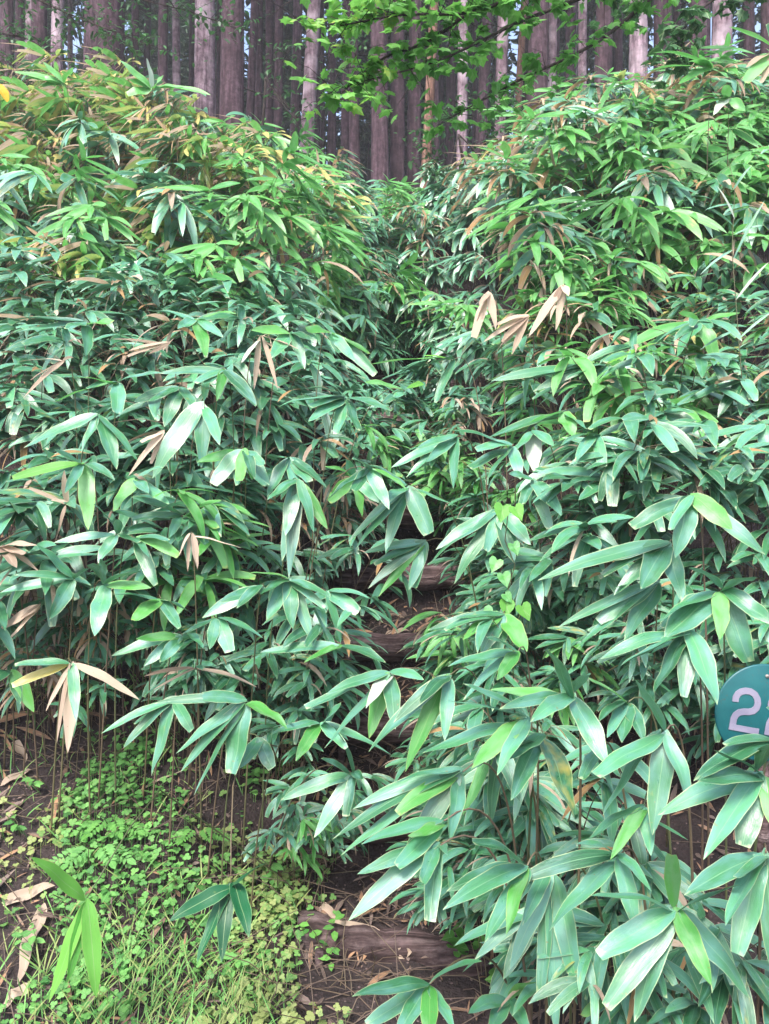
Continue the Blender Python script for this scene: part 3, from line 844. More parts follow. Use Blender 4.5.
def place(x, y, look, s=1.0, head=None):
    dd = abs(x - xc(y))
    if (5.5 < y < 6.0 and dd < .36) or (6.9 < y < 8.1 and -.35 < x - xc(y) < .72): return
    z = ground(x, y)
    ps = PROTO[look]
    p = FR.choice(ps[1::2] if y > 5.2 else ps[0::2])
    # arches downhill, towards the light and the path
    if head is None:
        head = -math.pi / 2 + FR.uniform(-.9, .9) + (.35 if x < xc(y) else -.35)
    fill.append([p, x, y, z, head, s, look])


def look_for(px, py):
    r = FR.random()
    if px < 330 and py < 270:
        f = (270 - py) / 200
        if px < 200: f *= 1.3
        if r < .42 * f + .08: return 'yellowed'
        if r < .72 * f + .26: return 'withered'
        if r < .9 - .1 * (py > 180): return 'fresh' if FR.random() < (.75 if py < 180 else .4) else 'deep'
        return 'deep'
    if px > 430 and py < 330:
        if r < .46: return 'fresh' if px > 480 else 'deep'
        if r < .56: return 'withered'
        if r < .58: return 'withered'
        if r < .62: return 'yellowed'
        return 'deep'
    if px < 400 and py < 470 and r < .2: return 'withered'
    return 'fresh' if r < .10 else ('withered' if r < .14 else 'deep')


def try_cell(x, y, s=1.0):
    z = ground(x, y) + 1.0
    px, py = proj((x, y - .2, z))
    if -70 < px < 840 and py > 0:
        lk = look_for(px, py)
        place(x, y, lk, s, head=(math.pi * 1.08 + FR.uniform(-.6, .5)) if (lk in ('yellowed', 'withered') and px < 300) else None)


# left bank
y = 3.12
while y < 13.0:
    step = .225 if y < 5 else (.27 if y < 8 else .38)
    x = xc(y) - .40
    while x > -.53 * y - .5:
        try_cell(x + FR.uniform(-.11, .11), y + FR.uniform(-.12, .12), FR.uniform(.8, 1.08) * (.75 if x > xc(y) - .7 else 1))
        x -= step
    y += step
# right bank
y = 2.2
while y < 13.0:
    step = .225 if y < 5 else (.27 if y < 8 else .38)
    x = xc(y) + .42 + (.15 if y < 3 else 0)
    while x < .53 * y + .5:
        s = FR.uniform(.78, 1.05) * (.72 if x < xc(y) + .7 else 1) * (.72 if y < 2.9 else 1)
        xx, yy = x + FR.uniform(-.11, .11), y + FR.uniform(-.12, .12)
        if not (abs(xx - 1.0) < .3 and yy < 2.75):       # room round the sign
            try_cell(xx, yy, s)
        x += step
    y += step
# shoots leaning over the path, leaving the dark hollows open
for y0, y1, n in ((2.72, 3.0, 9), (4.25, 4.8, 14), (5.0, 5.4, 9), (5.75, 12.4, 150)):
    for k in range(n):
        y = FR.uniform(y0, y1)
        s_ = FR.choice((-1, 1))
        if 5.9 < y < 6.5: continue
        place(xc(y) + s_ * FR.uniform(.2, .42), y, 'deep' if FR.random() < .85 else 'fresh', FR.uniform(.5, .8) * (.65 if y < 3.1 else 1), head=-math.pi / 2 - s_ * FR.uniform(.3, 1.4))
# low shoots filling the near right bank
for k in range(84):
    y = FR.uniform(1.72, 2.7) if k % 2 else FR.uniform(2.0, 2.8)
    x = FR.uniform(xc(y) + .36, .53 * y + .25)
    if abs(x - 1.0) < .32 and y > 1.9: continue
    place(x, y, 'deep', FR.uniform(.36, .6) if k % 2 else FR.uniform(.62, .88))
for k in range(38):
    y = FR.uniform(2.25, 3.4)
    place(xc(y) + FR.uniform(.36, .6), y, 'deep', FR.uniform(.4, .62), head=math.pi * 1.18 + FR.uniform(-.5, .5))
for k in range(16):
    y = FR.choice((FR.uniform(3.05, 3.4), FR.uniform(4.05, 4.5)))
    place(xc(y) - FR.uniform(.36, .5), y, 'deep', FR.uniform(.4, .55), head=-math.pi * .3 + FR.uniform(-.4, .4))
for k in range(34):
    if k < 8: y = FR.uniform(3.2, 3.75); x = xc(y) + FR.uniform(.42, .62)
    else: x, y = FR.uniform(.55, 1.6), FR.uniform(2.78, 3.35)
    place(x, y, 'deep', FR.uniform(.42, .66))
for k in range(30):
    x, y = FR.uniform(-2.0, -.5), FR.uniform(3.0, 3.35)
    place(x, y, 'deep' if FR.random() < .8 else 'withered', FR.uniform(.32, .6))
# shaded band across the head of the path
for k in range(60):
    x, y = FR.uniform(-1.2, 1.6), FR.uniform(12.2, 14.5)
    try_cell(x, y, FR.uniform(.35, .6))

fill_objs = []
for p, x, y, z, head, s, look in fill:
    if abs(x - 1.0) < .5 and y < 2.5 and z + 1.15 * s > .80:      # keep the sign's face clear
        FR.uniform(0, 1); FR.uniform(0, 1)
        continue
    root = bpy.data.objects.new('bamboo_plant', None)
    root.empty_display_size = .05
    root.location = (x, y, z)
    root.rotation_euler = (FR.uniform(-.08, .08), FR.uniform(-.08, .08), head)
    root.scale = (s, s, s)
    col.objects.link(root)
    kids = []
    for nm, me in zip(('culm', 'foliage', 'withered_foliage'), p[:3]):
        o = bpy.data.objects.new(nm, me)
        o.parent = root
        col.objects.link(o)
        kids.append(o)
    fill_objs.append((root, kids, look))

# rank by what the photograph's viewpoint sees, keep the largest 300 plants as individuals, the rest become one thicket
bpy.context.view_layer.update()
dg = bpy.context.evaluated_depsgraph_get()
hits = {}
org = V((0, 0, CAMZ))
ST = 5
for py in range(2, FULLH, ST):
    for px in range(2, FULLW, ST):
        d = V(((px - CX) / F, 1, -(py - CY) / F)).normalized()
        ok, loc, nor, fi, ob, mx = scene.ray_cast(dg, org, d)
        if ok and ob and ob.parent:
            k = ob.parent.name
            h = hits.setdefault(k, [0, 0, 0])
            h[0] += 1; h[1] += px; h[2] += py
NKEEP = 300 - len(heroes) - 2
print('hits', len(hits))
rank = sorted(range(len(fill_objs)), key=lambda i: -hits.get(fill_objs[i][0].name, [0])[0])
keep = set(i for i in rank[:NKEEP] if fill_objs[i][0].name in hits)
LOOKTXT = {'deep': 'dark green', 'fresh': 'bright green', 'yellowed': 'yellowing', 'withered': 'half-dried'}


LAND = [(765, 710, 'the teal sign'), (345, 405, 'the fan-shaped pale whorl'), (534, 455, 'the white-lit pointed leaf'), (375, 690, 'the white-lit leaf over the path'),
        (505, 590, 'the heart-leaved vine'), (75, 700, 'the half-withered whorl'), (90, 500, 'the flat blue-grey hanging leaf'), (200, 545, 'the curled tan blades at mid left'),
        (20, 555, 'the bleached bundle at the left edge'), (50, 365, 'the star of dry pink blades'), (275, 355, 'the crossed tan blades'), (550, 320, 'the long bleached hanging blades'),
        (600, 370, 'the long arching pale spray'), (400, 190, 'the head of the path'), (107, 60, 'the thickest cedar'), (228, 100, 'the stout pair of cedars'), (637, 90, 'the brightest cedar'),
        (498, 140, 'the pink-lit leaning cedar'), (5, 90, 'the orange-yellow leaf'), (715, 240, 'the pale grass stalk'), (410, 650, 'the shaded log step'), (425, 440, 'the reddish log step'),
        (360, 950, 'the lowest log step'), (680, 910, 'the large grey-bloomed whorl'), (690, 500, 'the spreading light green whorl'), (715, 100, 'the stout grey-pink cedar'),
        (165, 345, 'the level tan blades')]


def zone(px, py):
    d, lx, ly, ph = min((math.hypot(px - a, py - b), a, b, c) for a, b, c in LAND)
    dx, dy = px - lx, py - ly
    how = 'close ' if d < 38 else ('' if d < 85 else 'well ')
    if abs(dx) > 2.2 * abs(dy): w_ = 'right' if dx > 0 else 'left'; w_ = 'to the %s of' % w_
    elif abs(dy) > 2.2 * abs(dx): w_ = 'below' if dy > 0 else 'above'
    else: w_ = ('below' if dy > 0 else 'above') + ' and ' + ('right of' if dx > 0 else 'left of')
    return how + w_ + ' ' + ph


bv, bf, buv, bc, bmi = [], [], [], [], []
voff = 0
cache = {}


def mesh_np(me):
    if me.name not in cache:
        v = np.empty(len(me.vertices) * 3, dtype=np.float32); me.vertices.foreach_get('co', v)
        ls = np.empty(len(me.polygons), dtype=np.int32); me.polygons.foreach_get('loop_total', ls)
        li = np.empty(len(me.loops), dtype=np.int32); me.loops.foreach_get('vertex_index', li)
        uv = np.empty(len(me.loops) * 2, dtype=np.float32); me.uv_layers[0].data.foreach_get('uv', uv)
        c = np.empty(len(me.vertices) * 4, dtype=np.float32); me.color_attributes[0].data.foreach_get('color', c)
        cache[me.name] = (v.reshape(-1, 3), ls, li, uv.reshape(-1, 2), c.reshape(-1, 4))
    return cache[me.name]


mats = [M['cane'], M['deep'], M['fresh'], M['withered']]
rest = [i for i in range(len(fill_objs)) if i not in keep]
LS, LI, UV_, CC, VV, MI = [], [], [], [], [], []
for i in rest:
    root, kids, look = fill_objs[i]
    for k in kids:
        v, ls, li, uv, c = mesh_np(k.data)
        if len(v) == 0: continue
        m4 = np.array(k.matrix_world, dtype=np.float32)
        VV.append(v @ m4[:3, :3].T + m4[:3, 3])
        LS.append(ls); LI.append(li + voff); UV_.append(uv); CC.append(c)
        MI.append(np.full(len(ls), mats.index(k.data.materials[0]), dtype=np.int32))
        voff += len(v)
    for k in kids: bpy.data.objects.remove(k)
    bpy.data.objects.remove(root)
if VV:
    VV, LS, LI, UV_, CC, MI = map(np.concatenate, (VV, LS, LI, UV_, CC, MI))
    me = bpy.data.meshes.new('bamboo_thicket')
    me.vertices.add(len(VV)); me.vertices.foreach_set('co', VV.ravel())
    me.loops.add(len(LI)); me.loops.foreach_set('vertex_index', LI)
    me.polygons.add(len(LS))
    me.polygons.foreach_set('loop_start', np.concatenate(([0], np.cumsum(LS)[:-1])).astype(np.int32))
    me.polygons.foreach_set('loop_total', LS)
    for m_ in mats: me.materials.append(m_)
    me.polygons.foreach_set('material_index', MI)
    me.update(calc_edges=True)
    ul = me.uv_layers.new(name='UVMap'); ul.data.foreach_set('uv', UV_.ravel())
    ca = me.color_attributes.new('leaf', 'FLOAT_COLOR', 'POINT'); ca.data.foreach_set('color', CC.ravel())
    me.polygons.foreach_set('use_smooth', np.ones(len(LS), dtype=bool))
    me.update()
    bt = bpy.data.objects.new('bamboo_thicket', me)
    col.objects.link(bt)
    tag(bt, 'dense bamboo grass filling the depth of both banks behind the nearer shoots', 'thicket', kind='stuff')
for i in keep:
    root, kids, look = fill_objs[i]
    h = hits.get(root.name)
    if h: px, py = h[1] / h[0], h[2] / h[0]
    else: px, py = proj(root.location + V((0, 0, .9)))
    lab = '%s bamboo shoot %s' % (LOOKTXT[look], zone(px, py))
    tag(root, lab, 'bamboo plant', lab)
print('fill', len(fill_objs), 'heroes', len(heroes), 'least hits kept', hits.get(fill_objs[rank[NKEEP - 1]][0].name if rank[NKEEP - 1] in keep else '', None))

# ------------------------------------------------------------------ sign
def build_sign():
    Y = 2.0
    c = at(764, 713, Y)
    R = 49 / F * Y
    gz = ground(c.x, Y + .05)
    root = thing('trail_sign', (c.x, Y + .03, gz), 'round teal metal disc with pale lavender number 22 among the leaves at the right edge', 'trail sign')
    n = 64
    a = Acc()
    rings = [(0, -.0), (R * .965, 0), (R * .99, .0012), (R, .0035), (R * .99, .0055), (0, .006)]
    idx = []
    for r, d in rings:
        row = []
        for k in range(n):
            th = 2 * math.pi * k / n
            row.append(len(a.v))
            a.v.append((c.x + r * math.cos(th), Y + d, c.z + r * math.sin(th)))
            a.uv.append((0, 0)); a.c.append((.5, .5, .5))
        idx.append(row)
    for r0, r1 in zip(idx, idx[1:]):
        for k in range(n):
            a.f.append((r0[k], r0[(k + 1) % n], r1[(k + 1) % n], r1[k]))
    disc = part(a, 'disc', M['teal'], root)
    # digit strokes, in enlarged photo pixels about the disc centre
    z = 8.53
    st = [(470, 525), (474, 490), (492, 458), (520, 440), (556, 432), (600, 438), (636, 462), (657, 500), (662, 540), (650, 580), (622, 604), (585, 612), (545, 610), (505, 616), (475, 636), (457, 668), (450, 705), (444, 742)]
    bar = [(416, 735), (470, 745), (540, 758), (610, 771), (668, 780)]
    for sx, sy in ((0, 0), (303, 44)):
        b = Acc()
        for poly_, hw in ((st, 27), (bar, 25)):
            P = [((680 + (q[0] + sx) / z - 764) / F * Y, -(640 + (q[1] + sy) / z - 713) / F * Y) for q in poly_]
            # smooth
            Q = []
            for i in range(len(P) - 1):
                for t in (0, .33, .66):
                    Q.append((P[i][0] * (1 - t) + P[i + 1][0] * t, P[i][1] * (1 - t) + P[i + 1][1] * t))
            Q.append(P[-1])
            h = hw / z / F * Y
            n0 = len(b.v)
            off = -.0022 if poly_ is st else -.0030
            for i, q in enumerate(Q):
                q0, q1 = Q[max(i - 2, 0)], Q[min(i + 2, len(Q) - 1)]
                dx, dz = q1[0] - q0[0], q1[1] - q0[1]
                l = math.hypot(dx, dz)
                nx_, nz_ = -dz / l, dx / l
                for s_ in (-1, 1):
                    for dd in (0, .0022):
                        b.v.append((c.x + q[0] + s_ * nx_ * h, Y + off + dd, c.z + q[1] + s_ * nz_ * h))
                        b.uv.append((0, 0)); b.c.append((.5, .5, .5))
            for i in range(len(Q) - 1):
                A = n0 + i * 4
                B = A + 4
                b.f += [(A, A + 2, B + 2, B), (A + 1, B + 1, B + 3, A + 3), (A, B, B + 1, A + 1), (A + 2, A + 3, B + 3, B + 2)]
            for e in (n0, n0 + (len(Q) - 1) * 4):
                b.f.append((e, e + 1, e + 3, e + 2))
        me = b.mesh('number', M['number'])
        me.polygons.foreach_set('use_smooth', np.zeros(len(me.polygons), dtype=bool))
        me.transform(Matrix.Translation(-(root.location)))
        o = bpy.data.objects.new('number', me)
        col.objects.link(o)
        o.parent = root
        o['label'] = 'pale lavender digit 2'
    s = Acc()
    hp = at(767, 676, Y)
    s.tube([hp + V((0, -.004, 0)), hp + V((0, .03, 0))], [.0045, .0045], 12)
    part(s, 'screw', M['metal'], root)
    p = Acc()
    p.tube([V((hp.x + .005, Y + .026, gz - .1)), V((hp.x, Y + .026, c.z + R * .9))], [.016, .015], 10, (.3, .5, .5))
    part(p, 'post', M['log'], root)


build_sign()

# ------------------------------------------------------------------ cedars
TR = random.Random(3)


def trunk_mesh(rb, h, rnd, lean=0.0, segs=22, sides=18):
    a = Acc()
    ph = rnd.uniform(0, 6)
    pts, rad = [], []
    for i in range(segs + 1):
        u = i / segs
        z = h * u - .4 * (1 - u)
        flare = 1 + .45 * math.exp(-max(z, 0) / .5)
        pts.append(V((lean * z + .05 * math.sin(ph + u * 5), .05 * math.cos(ph + u * 4), z)))
        rad.append(rb * flare * (1 - .62 * u))
    a.tube(pts, rad, sides, (.5, .5, .5))
    for vi in range(len(a.v)):
        p = V(a.v[vi])
        th = math.atan2(p.y, p.x)
        q = mnoise.noise(V((math.cos(th) * 2.2 + ph, math.sin(th) * 2.2, p.z * .25)))
        a.v[vi] = (p.x * (1 + .10 * q), p.y * (1 + .10 * q), p.z)
    return a


def spray_crown(rnd, z0, z1, r, n, drop=.35, leafL=.5):
    """conifer crown: drooping limbs, each carrying feathery sprays"""
    a = Acc()
    for k in range(n):
        u = rnd.random()
        z = z0 + (z1 - z0) * u
        rr = r * (1 - .85 * u) * rnd.uniform(.35, 1)
        th = rnd.uniform(0, 6.283)
        p = V((math.cos(th) * rr, math.sin(th) * rr, z - drop * rr))
        out = V((math.cos(th), math.sin(th), 0))
        for j in range(4):
            d = (out * rnd.uniform(.2, 1) + V((rnd.uniform(-1, 1), rnd.uniform(-1, 1), rnd.uniform(-.9, .25)))).normalized()
            L = leafL * rnd.uniform(.5, 1.1)
            s_ = d.cross(V((rnd.uniform(-1, 1), rnd.uniform(-1, 1), 1))).normalized() * (L * .17)
            q = p + d * L
            tone = (rnd.random(), 0, rnd.random())
            a.poly([p, p + d * L * .45 + s_, q, p + d * L * .5 - s_], [(0, .5), (.5, 1), (1, .5), (.5, 0)], tone)
    return a


CROWN = [spray_crown(TR, 13 + k, 24 + k, 3.1, 1150, .35, .55).mesh('crown', M['needle']) for k in range(3)]
CROWN_LOW = [spray_crown(TR, 8 + k * 1.5, 22 + k, 3.0, 1300, .4, .6).mesh('crown', M['needle']) for k in range(3)]


def stubs(rnd, rb, h, n):
    for k in range(n):
        a = Acc()
        z = rnd.uniform(2, h * .55)
        th = rnd.uniform(0, 6.28)
        o = V((math.cos(th), math.sin(th), 0))
        L = rnd.uniform(.25, 1.1)
        p = V((0, 0, z)) + o * rb * .7
        a.tube([p, p + o * L * .5 + V((0, 0, -.03)), p + o * L + V((rnd.uniform(-.1, .1), rnd.uniform(-.1, .1), -.15 * L))], [.016, .011, .004], 5, (.3, .5, .5), cap=False)
        yield a


# trunks told apart in the photograph: px, width px, distance, material, lean, label
CED = [
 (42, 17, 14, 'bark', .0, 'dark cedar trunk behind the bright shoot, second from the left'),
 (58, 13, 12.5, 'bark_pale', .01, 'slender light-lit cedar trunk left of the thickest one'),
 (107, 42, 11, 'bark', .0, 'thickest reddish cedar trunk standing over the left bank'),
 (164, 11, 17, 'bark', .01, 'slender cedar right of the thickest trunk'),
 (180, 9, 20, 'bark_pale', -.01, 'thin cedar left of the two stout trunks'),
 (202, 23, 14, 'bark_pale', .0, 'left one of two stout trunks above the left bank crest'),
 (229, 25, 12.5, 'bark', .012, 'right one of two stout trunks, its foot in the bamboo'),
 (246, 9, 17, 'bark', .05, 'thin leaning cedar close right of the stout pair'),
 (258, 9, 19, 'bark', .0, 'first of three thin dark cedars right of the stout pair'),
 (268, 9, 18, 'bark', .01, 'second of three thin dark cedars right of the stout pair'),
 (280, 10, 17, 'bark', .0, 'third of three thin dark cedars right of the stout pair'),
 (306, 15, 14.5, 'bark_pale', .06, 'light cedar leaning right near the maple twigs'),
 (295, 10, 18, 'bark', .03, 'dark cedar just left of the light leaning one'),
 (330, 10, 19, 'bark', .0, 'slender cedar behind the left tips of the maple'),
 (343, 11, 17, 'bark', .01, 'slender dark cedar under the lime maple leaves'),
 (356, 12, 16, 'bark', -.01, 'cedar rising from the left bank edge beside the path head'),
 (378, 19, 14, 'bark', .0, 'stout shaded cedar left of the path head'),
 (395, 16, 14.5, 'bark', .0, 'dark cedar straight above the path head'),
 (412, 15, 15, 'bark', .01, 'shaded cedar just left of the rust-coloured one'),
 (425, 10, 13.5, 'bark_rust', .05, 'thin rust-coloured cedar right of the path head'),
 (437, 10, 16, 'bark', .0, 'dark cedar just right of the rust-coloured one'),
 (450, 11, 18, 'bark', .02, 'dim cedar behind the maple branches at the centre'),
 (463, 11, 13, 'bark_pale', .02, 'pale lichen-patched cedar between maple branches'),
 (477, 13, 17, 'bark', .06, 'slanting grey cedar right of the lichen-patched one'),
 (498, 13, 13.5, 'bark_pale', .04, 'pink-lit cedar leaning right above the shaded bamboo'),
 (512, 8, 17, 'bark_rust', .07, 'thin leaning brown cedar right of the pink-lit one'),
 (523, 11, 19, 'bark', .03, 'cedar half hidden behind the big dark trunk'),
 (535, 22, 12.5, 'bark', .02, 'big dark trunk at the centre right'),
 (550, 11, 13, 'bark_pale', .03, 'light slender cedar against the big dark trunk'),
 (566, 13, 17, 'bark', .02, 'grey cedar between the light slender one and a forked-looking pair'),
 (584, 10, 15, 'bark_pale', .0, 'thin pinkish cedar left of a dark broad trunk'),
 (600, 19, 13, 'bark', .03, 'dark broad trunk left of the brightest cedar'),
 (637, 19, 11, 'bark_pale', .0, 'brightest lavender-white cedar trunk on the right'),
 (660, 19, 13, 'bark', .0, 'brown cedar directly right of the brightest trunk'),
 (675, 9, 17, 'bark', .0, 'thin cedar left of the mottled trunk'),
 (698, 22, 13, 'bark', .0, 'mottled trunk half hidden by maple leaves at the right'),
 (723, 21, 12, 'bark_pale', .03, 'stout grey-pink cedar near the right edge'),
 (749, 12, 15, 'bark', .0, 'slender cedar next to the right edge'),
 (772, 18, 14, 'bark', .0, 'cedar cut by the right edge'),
 (18, 10, 20, 'bark', .0, 'thin cedar nearest the left edge'),
 (134, 9, 21, 'bark', .0, 'faint cedar between the thickest trunk and the slender one'),
 (617, 9, 18, 'bark', .0, 'thin dark cedar just left of the brightest trunk'),
]


def cedar(x, y, rb, h, mat, lean, label, group, low=False):
    z = ground(x, y)
    root = thing('cedar_tree', (x, y, z), label, 'cedar tree', group)
    me = trunk_mesh(rb, h, TR, lean, 22 if y < 22 else 8, 18 if y < 22 else 10).mesh('trunk', M[mat])
    o = bpy.data.objects.new('trunk', me); o.parent = root; col.objects.link(o)
    c = bpy.data.objects.new('crown', (CROWN_LOW if low else CROWN)[TR.randrange(3)])
    c.parent = root
    c.location = (lean * h * .75, 0, 0)
    c.rotation_euler = (0, 0, TR.uniform(0, 6))
    s = h / 25
    c.scale = (s, s, s)
    col.objects.link(c)
    if y < 22:
        for st_ in stubs(TR, rb, h, 4):
            b = bpy.data.objects.new('dead_branch', st_.mesh('dead_branch', M['twig']))
            b.parent = root; col.objects.link(b)
    return root


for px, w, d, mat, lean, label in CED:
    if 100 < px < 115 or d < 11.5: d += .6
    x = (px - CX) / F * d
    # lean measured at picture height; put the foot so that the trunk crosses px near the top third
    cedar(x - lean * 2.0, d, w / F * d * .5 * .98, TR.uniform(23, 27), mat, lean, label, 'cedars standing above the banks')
# deeper rows
used = [(a[0], a[2]) for a in CED]
cnt = 0
for k in range(900):
    d = 15 + 34 * TR.random() ** .8
    px = TR.uniform(-60, 830)
    if any(abs(px - u[0]) < 6.5 and abs(d - u[1]) < 5 for u in used): continue
    used.append((px, d))
    x = (px - CX) / F * d
    band = 'left' if px < 260 else ('middle' if px < 510 else 'right')
    far = 'deep in the wood' if d > 28 else 'in the rows behind the front trunks'
    lab = 'dim cedar %s, %s third of the photo' % (far, band)
    cedar(x, d, TR.uniform(.09, .19), TR.uniform(21, 27), 'bark' if TR.random() < .8 else 'bark_pale', TR.uniform(-.02, .03), lab, lab, low=d > 34)
    cnt += 1
    if cnt >= 70: break

# far-off wood behind, one uncountable mass of foliage with gaps
fw = Acc()
for k in range(9000):
    x = TR.uniform(-48, 48)
    y = TR.uniform(50, 66)
    z = ground(0, y) + 30 * TR.random() ** 1.0 - .5
    dens = mnoise.noise(V((x * .16, z * .16, 4)))
    if dens < .0 + .02 * max(0, z - 14): continue
    p = V((x, y, z))
    for j in range(2):
        d = V((TR.uniform(-1, 1), TR.uniform(-.5, .5), TR.uniform(-1, .4))).normalized()
        L = TR.uniform(.5, 1.3)
        s_ = d.cross(V((0, 1, .3))).normalized() * L * .3
        fw.poly([p, p + d * L * .5 + s_, p + d * L, p + d * L * .5 - s_], [(0, .5), (.5, 1), (1, .5), (.5, 0)], (TR.random(), 0, TR.random()))
o = fw.obj('far_woodland', M['needle'])
tag(o, 'dark far-off wood closing the view behind the cedar trunks', 'woodland', kind='stuff')

# ------------------------------------------------------------------ broadleaf trees reaching in
LOBES = [(0, .0), (.32, -.10), (.55, -.34), (.58, .0), (.95, .02), (.74, .26), (.96, .64), (.62, .58), (.40, .78), (0.0, 1.15)]


def maple_leaf(a, p, d, nrm, size, tone):
    s_ = d.cross(nrm).normalized()
    n_ = s_.cross(d).normalized()
    half = [(x * .62, y) for x, y in LOBES]
    ctr = p + d * (size * .35) + n_ * (size * .03)
    for sg in (1, -1):
        pts, uvs = [], []
        for x, y in half:
            pts.append(p + s_ * (x * sg * size) + d * (y * size * .9) - n_ * (abs(x) * .22 * size + y * y * .12 * size))
            uvs.append((min(1, max(0, y / 1.15)), .5 + .35 * x * sg))
        # fan from the leaf's middle line
        for i in range(len(pts) - 1):
            a.poly([ctr, pts[i], pts[i + 1]] if sg > 0 else [ctr, pts[i + 1], pts[i]], [(.4, .5), uvs[i], uvs[i + 1]], tone)


def oval_leaf(a, p, d, nrm, size, tone, ratio=.5):
    s_ = d.cross(nrm).normalized() * (size * ratio * .5)
    n_ = s_.cross(d).normalized()
    m1, m2 = p + d * size * .35 + n_ * size * .06, p + d * size * .72 + n_ * size * .02
    q = p + d * size - n_ * size * .08
    a.poly([p, m1 + s_ , m2 + s_ * .8, q, m2 - s_ * .8, m1 - s_], [(0, .5), (.35, .95), (.7, .85), (1, .5), (.7, .15), (.35, .05)], tone)


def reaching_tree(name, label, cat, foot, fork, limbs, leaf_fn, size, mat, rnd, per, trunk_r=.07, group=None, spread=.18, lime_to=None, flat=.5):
    root = thing(name, (foot[0], foot[1], ground(foot[0], foot[1])), label, cat, group)
    base = V((foot[0], foot[1], ground(foot[0], foot[1]) - .2))
    a = Acc()
    a.tube(curve_pts(base, (base + fork) / 2 + V((.12, .1, .2)), fork, 12), [trunk_r * (1 - .45 * i / 12) for i in range(13)], 12, (.4, .5, .5))
    part(a, 'trunk', M['twig'], root)
    fol, lim2 = Acc(), Acc()
    for pts in limbs:
        b = Acc()
        full = [fork] + pts
        # refine with Catmull-like smoothing
        fine = []
        for i in range(len(full) - 1):
            p0 = full[max(i - 1, 0)]; p1 = full[i]; p2 = full[i + 1]; p3 = full[min(i + 2, len(full) - 1)]
            for t in [k / 6 for k in range(6)]:
                fine.append(.5 * ((2 * p1) + (p2 - p0) * t + (2 * p0 - 5 * p1 + 4 * p2 - p3) * t * t + (3 * p1 - p0 - 3 * p2 + p3) * t ** 3))
        fine.append(full[-1])
        n = len(fine)
        b.tube(fine, [.5 * trunk_r * (1 - i / n) ** 1.3 * .55 + .0025 for i in range(n)], 7, (.4, .5, .5))
        tw = b
        for i in range(5, n):
            for k in range(per):
                p = fine[i] + V((rnd.uniform(-.05, .05), rnd.uniform(-.05, .05), rnd.uniform(-.04, .04)))
                dirn = (fine[i] - fine[i - 1]).normalized()
                o_ = V((rnd.uniform(-1, 1), rnd.uniform(-1, 1), rnd.uniform(-.45, .45))).normalized()
                q = p + (dirn * .6 + o_).normalized() * rnd.uniform(.25, 1) * spread
                tw.tube([fine[i], (p + q) / 2 + V((0, 0, .015)), q], [.0022, .0016, .0008], 4, (.4, .5, .5), cap=False)
                for m_ in range(rnd.choice((2, 3, 4))):
                    d = (V((rnd.uniform(-1, 1), rnd.uniform(-1, 1), rnd.uniform(-.7, .1)))).normalized()
                    nr = V((rnd.uniform(-.4, .4), rnd.uniform(-.9, .1), 1)).normalized()
                    f = rnd.uniform(.3, 1)
                    tn = (min(1, max(0, rnd.gauss(.45, .3))), rnd.random() * .15, rnd.random())
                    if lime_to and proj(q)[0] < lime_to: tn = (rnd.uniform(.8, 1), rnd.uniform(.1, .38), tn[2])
                    leaf_fn(fol, fine[i] * (1 - f) + q * f, d, nr, size * rnd.uniform(.65, 1.15), tn)
        part(b, 'limb', M['twig'], root)
    part(fol, 'foliage', mat, root)
    return root


def A(px, py, Y): return at(px, py, Y)


BR = random.Random(17)
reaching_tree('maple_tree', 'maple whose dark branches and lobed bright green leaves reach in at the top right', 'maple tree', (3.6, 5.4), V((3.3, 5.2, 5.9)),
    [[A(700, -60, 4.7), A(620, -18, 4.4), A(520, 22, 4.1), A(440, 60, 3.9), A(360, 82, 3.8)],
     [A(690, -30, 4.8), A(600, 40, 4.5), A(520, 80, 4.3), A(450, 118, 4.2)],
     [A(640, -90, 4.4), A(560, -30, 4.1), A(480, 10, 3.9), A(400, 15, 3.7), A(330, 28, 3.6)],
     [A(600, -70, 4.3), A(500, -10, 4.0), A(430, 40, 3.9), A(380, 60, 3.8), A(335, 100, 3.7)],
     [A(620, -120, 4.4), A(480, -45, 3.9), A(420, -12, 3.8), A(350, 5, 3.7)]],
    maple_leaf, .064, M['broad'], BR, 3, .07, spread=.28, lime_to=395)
reaching_tree('maple_tree', 'second maple with a few dark leaves hanging before the trunks at the upper right', 'maple tree', (4.6, 7.0), V((4.2, 6.9, 8.0)),
    [[A(780, -60, 6.6), A(740, -20, 6.4), A(690, 20, 6.2), A(680, 60, 6.1)],
     [A(700, -60, 6.5), A(660, -20, 6.4), A(620, 0, 6.3)]],
    maple_leaf, .10, M['shade_leaf'], BR, 3, .07, spread=.35)
reaching_tree('broadleaf_sapling', 'sapling with fine dark leaves before the cedars at the top left', 'sapling', (-5.9, 9.6), V((-5.7, 9.4, 8.6)),
    [[A(-20, 20, 9.3), A(30, 40, 9.2), A(60, 60, 9.1)], [A(0, -20, 9.4), A(60, 10, 9.2), A(110, 30, 9.1), A(150, 45, 9.0)],
     [A(20, -50, 9.5), A(110, -10, 9.3), A(190, 12, 9.2), A(240, 30, 9.1)], [A(-10, 40, 9.2), A(15, 75, 9.0)]],
    oval_leaf, .085, M['shade_leaf'], BR, 6, .06, spread=.6)
reaching_tree('broadleaf_sapling', 'slim shaded sapling between cedars over the path head', 'sapling', (1.1, 10.6), V((1.0, 10.4, 6.6)),
    [[A(470, 170, 10.2), A(490, 130, 10.1), A(510, 95, 10.0)], [A(445, 175, 10.2), A(430, 150, 10.1), A(445, 110, 10.0)], [A(500, 165, 10.3), A(545, 120, 10.2), A(570, 85, 10.1)]],
    oval_leaf, .10, M['shade_leaf'], BR, 6, .03, spread=.55)
